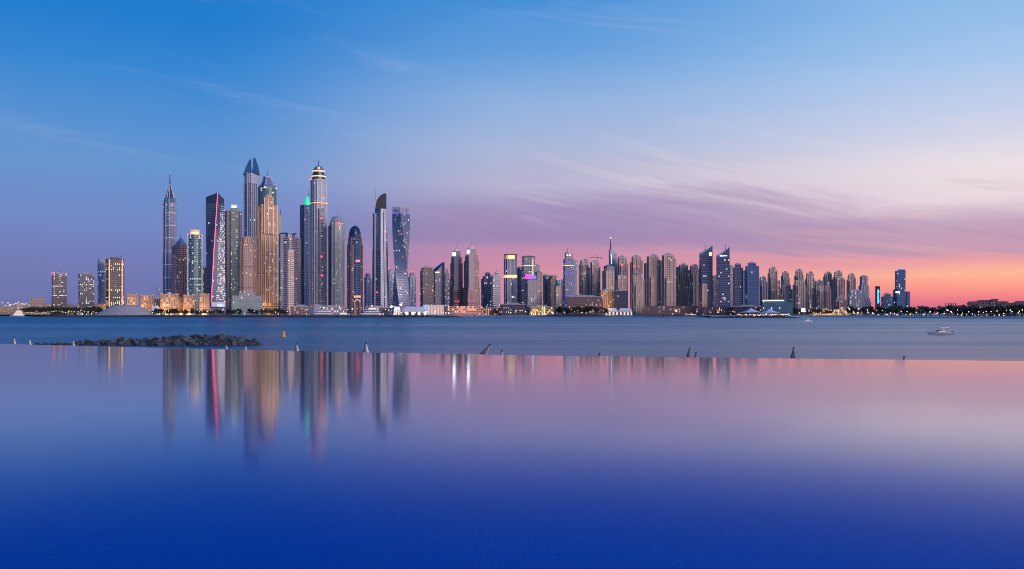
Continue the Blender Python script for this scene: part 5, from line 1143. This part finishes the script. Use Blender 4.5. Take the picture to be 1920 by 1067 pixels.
yacht('largest white superyacht with raked decks below the tapering tower', 690, 1550, 54, 4, R(183)); yacht('low white sport yacht lying before the largest superyacht', 716, 1522, 24, 1, R(4))
yacht('small white harbour yacht below the round slab tower', 572, 1535, 22, 2, R(180)); yacht('small white harbour yacht beside the blue domed tower foot', 657, 1530, 20, 2, R(10))
yacht('white harbour boat left of the big marquee', 736, 1560, 20, 2, R(190))
for i, px in enumerate((565, 578, 590, 622)): yacht('little white runabout moored in the row along the breakwater', px, 1512, 9, 1, R(180), group='runabouts along the breakwater', name='runabout')
yacht('orange lit party boat with a low deck left of the rock platform', 1293, 1960, 34, 1, R(180), hull='navy_hull'); flood(1285, 587, 1950, 4000); flood(1300, 587, 1950, 4000)
yacht('small white ferry moored right of the tented restaurant', 1484, 1380, 20, 1, R(0)); yacht('dark harbour launch at the quay right of the billboard', 1527, 1590, 18, 1, R(180), hull='navy_hull')
def cruiser(label, px, D, L, rz, hull, top):
    e = empty('cabin_cruiser', (AX(px, D), D, 0), rz); tag(e, label, 'boat'); B = L * .3; fb = L * .10
    hull_mesh(L, B, fb, hull, 1.2, .35).build('hull', e)
    k = MB(); k.prism([(-L * .44, -B * .5), (L * .2, -B * .46), (L * .36, 0), (L * .2, B * .46), (-L * .44, B * .5)], fb * .95, fb * 1.12, 'gelcoat'); k.build('deck', e)
    k = MB(); P0 = [(-L * .18, -B * .4), (L * .12, -B * .4), (L * .22, 0), (L * .12, B * .4), (-L * .18, B * .4)]; P1 = [(-L * .16, -B * .36), (L * .0, -B * .34), (L * .06, 0), (L * .0, B * .34), (-L * .16, B * .36)]
    k.prism(P0, fb * 1.12, fb * 2.05, top, P1); c = k.build('cabin', e)
    k = MB(); k.prism(pscale(P0, 1.02), fb * 1.42, fb * 1.85, 'tint', [lerp2(a, b, .8) for a, b in zip(pscale(P0, 1.02), pscale(P1, 1.04))]); k.build('windscreen', c)
    for y in (-B * .36, B * .36):
        for x in (-L * .3, -L * .02):
            k = MB(); k.bar((x, y, fb * 1.1), (x + L * .02, y * .95, fb * 2.75), .045, 'dark_metal', 5); k.build('hardtop_post', e)
    k = MB(); k.prism([(-L * .36, -B * .44), (L * .03, -B * .42), (L * .07, 0), (L * .03, B * .42), (-L * .36, B * .44)], fb * 2.75, fb * 2.92, 'gelcoat'); k.build('hardtop', e)
    k = MB(); k.bar((-L * .1, 0, fb * 2.9), (-L * .13, 0, fb * 3.7), .04, 'dark_metal', 5); k.build('aerial', e)
    k = MB()
    for y in (-1, 1):
        pts = [(L * (.08 + .075 * i), y * B * (.5 - .42 * (i / 5) ** 1.8), fb * 1.75) for i in range(6)]
        for a, b in zip(pts, pts[1:]): k.bar(a, b, .03, 'pale_grey', 4)
        for p in pts[::2]: k.bar((p[0], p[1], fb * 1.1), p, .025, 'pale_grey', 4)
    k.build('bow_rail', e)['kind'] = 'stuff'
    for y in (-B * .2, B * .2):
        k = MB(); k.box((-L * .52, y, fb * .8), (L * .06, B * .16, fb * 1.1), 'dark_metal'); k.build('outboard_motor', e)
    return e
cruiser('white cabin cruiser crossing the bay in front of the tented restaurant', 1512, 745, 10.8, R(183), 'gelcoat', 'gelcoat')
cruiser('grey hulled cabin boat with a hardtop out on the bay before the wooded shore', 1762, 322, 8.8, R(180), 'pale_grey', 'gelcoat')
# buoys
surf('buoy_orange', (0.85, 0.36, 0.03), 0.45, 0.1); surf('buoy_dark', (0.05, 0.05, 0.06), 0.6)
def buoy(label, px, D, h, mat, name='navigation_buoy'):
    e = empty(name, (AX(px, D), D, 0)); tag(e, label, 'buoy'); k = MB(); k.lathe([(h * .17, -h * .15), (h * .29, -h * .02), (h * .30, h * .10), (h * .27, h * .15)], mat, 14); k.build('float', e)
    k = MB(); k.lathe([(h * .235, h * .15), (h * .15, h * .5), (h * .07, h * .82), (h * .065, h * .86)], mat, 14); k.build('cone', e)
    k = MB(); k.lathe([(h * .085, h * .86), (h * .085, h * .95), (h * .03, h)], 'buoy_dark', 10); k.build('lantern', e); k = MB(); k.lathe([(h * .24, h * .14), (h * .24, h * .17)], 'buoy_dark', 14); k.build('band', e)
buoy('orange conical buoy floating beyond the rock breakwater tip', 532, 290, 2.5, 'buoy_orange')
buoy('small dark marker buoy off the beach below the twin towers', 890, 1500, 5, 'buoy_dark'); buoy('small dark marker buoy off the rock spit below the crane', 1087, 1450, 4, 'buoy_dark'); buoy('thin dark marker buoy off the quay of the broad beige pair', 1245, 1500, 6, 'buoy_dark')

# ------------------------------------------------------------------ near rock breakwater
r_ = random.Random(77); D0 = 220.0
bw = empty('rock_breakwater', (AX(280, D0), D0, 0)); tag(bw, 'near breakwater of piled grey boulders tapering to a point in the sea', 'breakwater')
ox = bw.location.x
prof = [(60, .25), (130, .5), (200, 1.0), (260, 1.35), (330, 1.75), (400, 2.15), (440, 2.1), (465, 1.5), (485, .6), (494, .05)]
def hgt(px):
    for (a, ha), (b, hb) in zip(prof, prof[1:]):
        if a <= px <= b: return ha + (hb - ha) * (px - a) / (b - a)
    return .05
core = MB(); rings = []
for px, h in prof:
    x = AX(px, D0) - ox; w = 1.2 + h * 1.9; rings.append([(x, -w, -.6), (x, -w * .3, h * .62), (x, w * .3, h * .62), (x, w, -.6)])
core.loft(rings, 'rock_dark'); core.build('core', bw)
cnt = 0
for k in range(300):
    px = 70 + 420 * (r_.random() ** .72); h = hgt(px); v = r_.random(); w = 1.0 + h * 1.7
    s = r_.uniform(1.25, 2.6) * min(1, .42 + h * .4)
    o = bpy.data.objects.new('boulder', ROCKS[r_.randrange(9)]); col.objects.link(o); o.parent = bw
    o.location = (AX(px, D0) - ox, -w * (1 - v) + r_.uniform(-.2, .2), h * min(1, v * 1.1) * .92 - .05); o.scale = (s * r_.uniform(.9, 1.3), s, s * r_.uniform(.8, 1.15))
    o.rotation_euler = (r_.uniform(-.7, .7), r_.uniform(-.7, .7), r_.uniform(0, 6.28))

# ------------------------------------------------------------------ closed beach umbrellas
surf('stripe_white', (0.70, 0.68, 0.68), 0.9, 0.08, 1.0); surf('stripe_dark', (0.10, 0.10, 0.13), 0.9, 0.1, 1.0); surf('canvas_grey', (0.30, 0.29, 0.32), 0.9, 0.1, 1.0); surf('black', (0.015, 0.015, 0.018), 0.5)
def umb_proto(m1, m2, seed):
    r = random.Random(seed); e = empty('beach_umbrella'); H = 2.4
    k = MB(); k.bar((0, 0, 0), (0, 0, H - .05), .03, 'black', 8); k.build('pole', e)
    k = MB(); n = 32; prof_ = [(.05, 2.30), (.10, 2.12), (.20, 1.70), (.30, 1.25), (.37, .92), (.33, .86)]
    ring = lambda rad, z: [((rad * (1 + (.22 if i % 4 == 0 else (-.20 if i % 4 == 2 else 0))) + r.uniform(-.01, .01)) * math.cos(2 * math.pi * i / n), (rad * (1 + (.22 if i % 4 == 0 else (-.20 if i % 4 == 2 else 0)))) * math.sin(2 * math.pi * i / n), z + (r.uniform(-.05, .05) if z < .95 else 0)) for i in range(n)]
    R_ = [ring(a, b) for a, b in prof_]; base = 0
    for q in R_: k.v.extend(q)
    for a in range(len(R_) - 1):
        for i in range(n):
            j = (i + 1) % n; k.f.append([a * n + i, (a + 1) * n + i, (a + 1) * n + j, a * n + j]); k.m.append(k.mi(m1 if (i // 2) % 2 else m2))
    k.build('canopy', e)
    k = MB(); k.lathe([(.045, 2.28), (.07, 2.34), (.075, 2.41), (.05, 2.47), (.01, 2.49)], 'black', 10); k.build('finial', e)
    k = MB(); k.lathe([(.345, .93), (.355, .90), (.30, .84), (.28, .85)], 'black', 24); k.build('hem_band', e)
    k = MB(); k.lathe([(.3, 0), (.3, .08), (.08, .12)], 'concrete', 12); k.build('foot', e); return e
US, UG = umb_proto('stripe_white', 'stripe_dark', 1), umb_proto('canvas_grey', 'stripe_dark', 2); uu = {}
for px, yt, lab, pr, tilt_, sc in [
    (26, 631.5, 'closed striped beach umbrella left of the breakwater tail', US, 0, 1.15), (55, 633.5, 'closed striped beach umbrella at the breakwater tail', US, 0, 1.1), (137, 636.5, 'closed striped beach umbrella against the low breakwater rocks', US, 0, 1.05), (424, 645, 'closed striped beach umbrella low before the highest breakwater rocks', US, 0, 1.0),
    (460, 645.5, 'closed striped beach umbrella before the breakwater tip', US, 0, 1.05), (556, 643, 'closed striped beach umbrella right of the orange buoy', US, 0, 1.1), (686, 641, 'closed striped beach umbrella standing alone, widest of the striped ones', US, 0, 1.2), (919, 645, 'closed grey beach umbrella leaning far to one side', UG, 30, 1.3),
    (941, 656.5, 'small closed umbrella beside the leaning grey umbrella', US, 0, 1.0), (1124, 661.5, 'dark umbrella tip just showing over the pool edge', UG, 4, 1.05), (1293, 651.5, 'closed grey umbrella, taller of the close pair', UG, 3, 1.1), (1305, 659.5, 'closed grey umbrella, shorter of the close pair', UG, 0, 1.0),
    (1488, 650.5, 'closed dark grey umbrella standing alone on the right', UG, 0, 1.15), (1695, 667.5, 'umbrella finial just showing over the pool edge', UG, 0, 1.0)]:
    o = pr if pr not in uu else copy_tree(pr); uu[pr] = 1
    H = 2.49 * sc * math.cos(R(tilt_)); zt = 1.5 + H; D = (CZ - zt) * F / (yt - HZ); dx_ = 2.49 * sc * math.sin(R(tilt_))
    o.location = (AX(px, D) - dx_, D, 1.5); o.rotation_euler = (0, R(tilt_), 0); o.scale = (sc, sc, sc); tag(o, lab, 'umbrella', 'closed beach umbrellas')
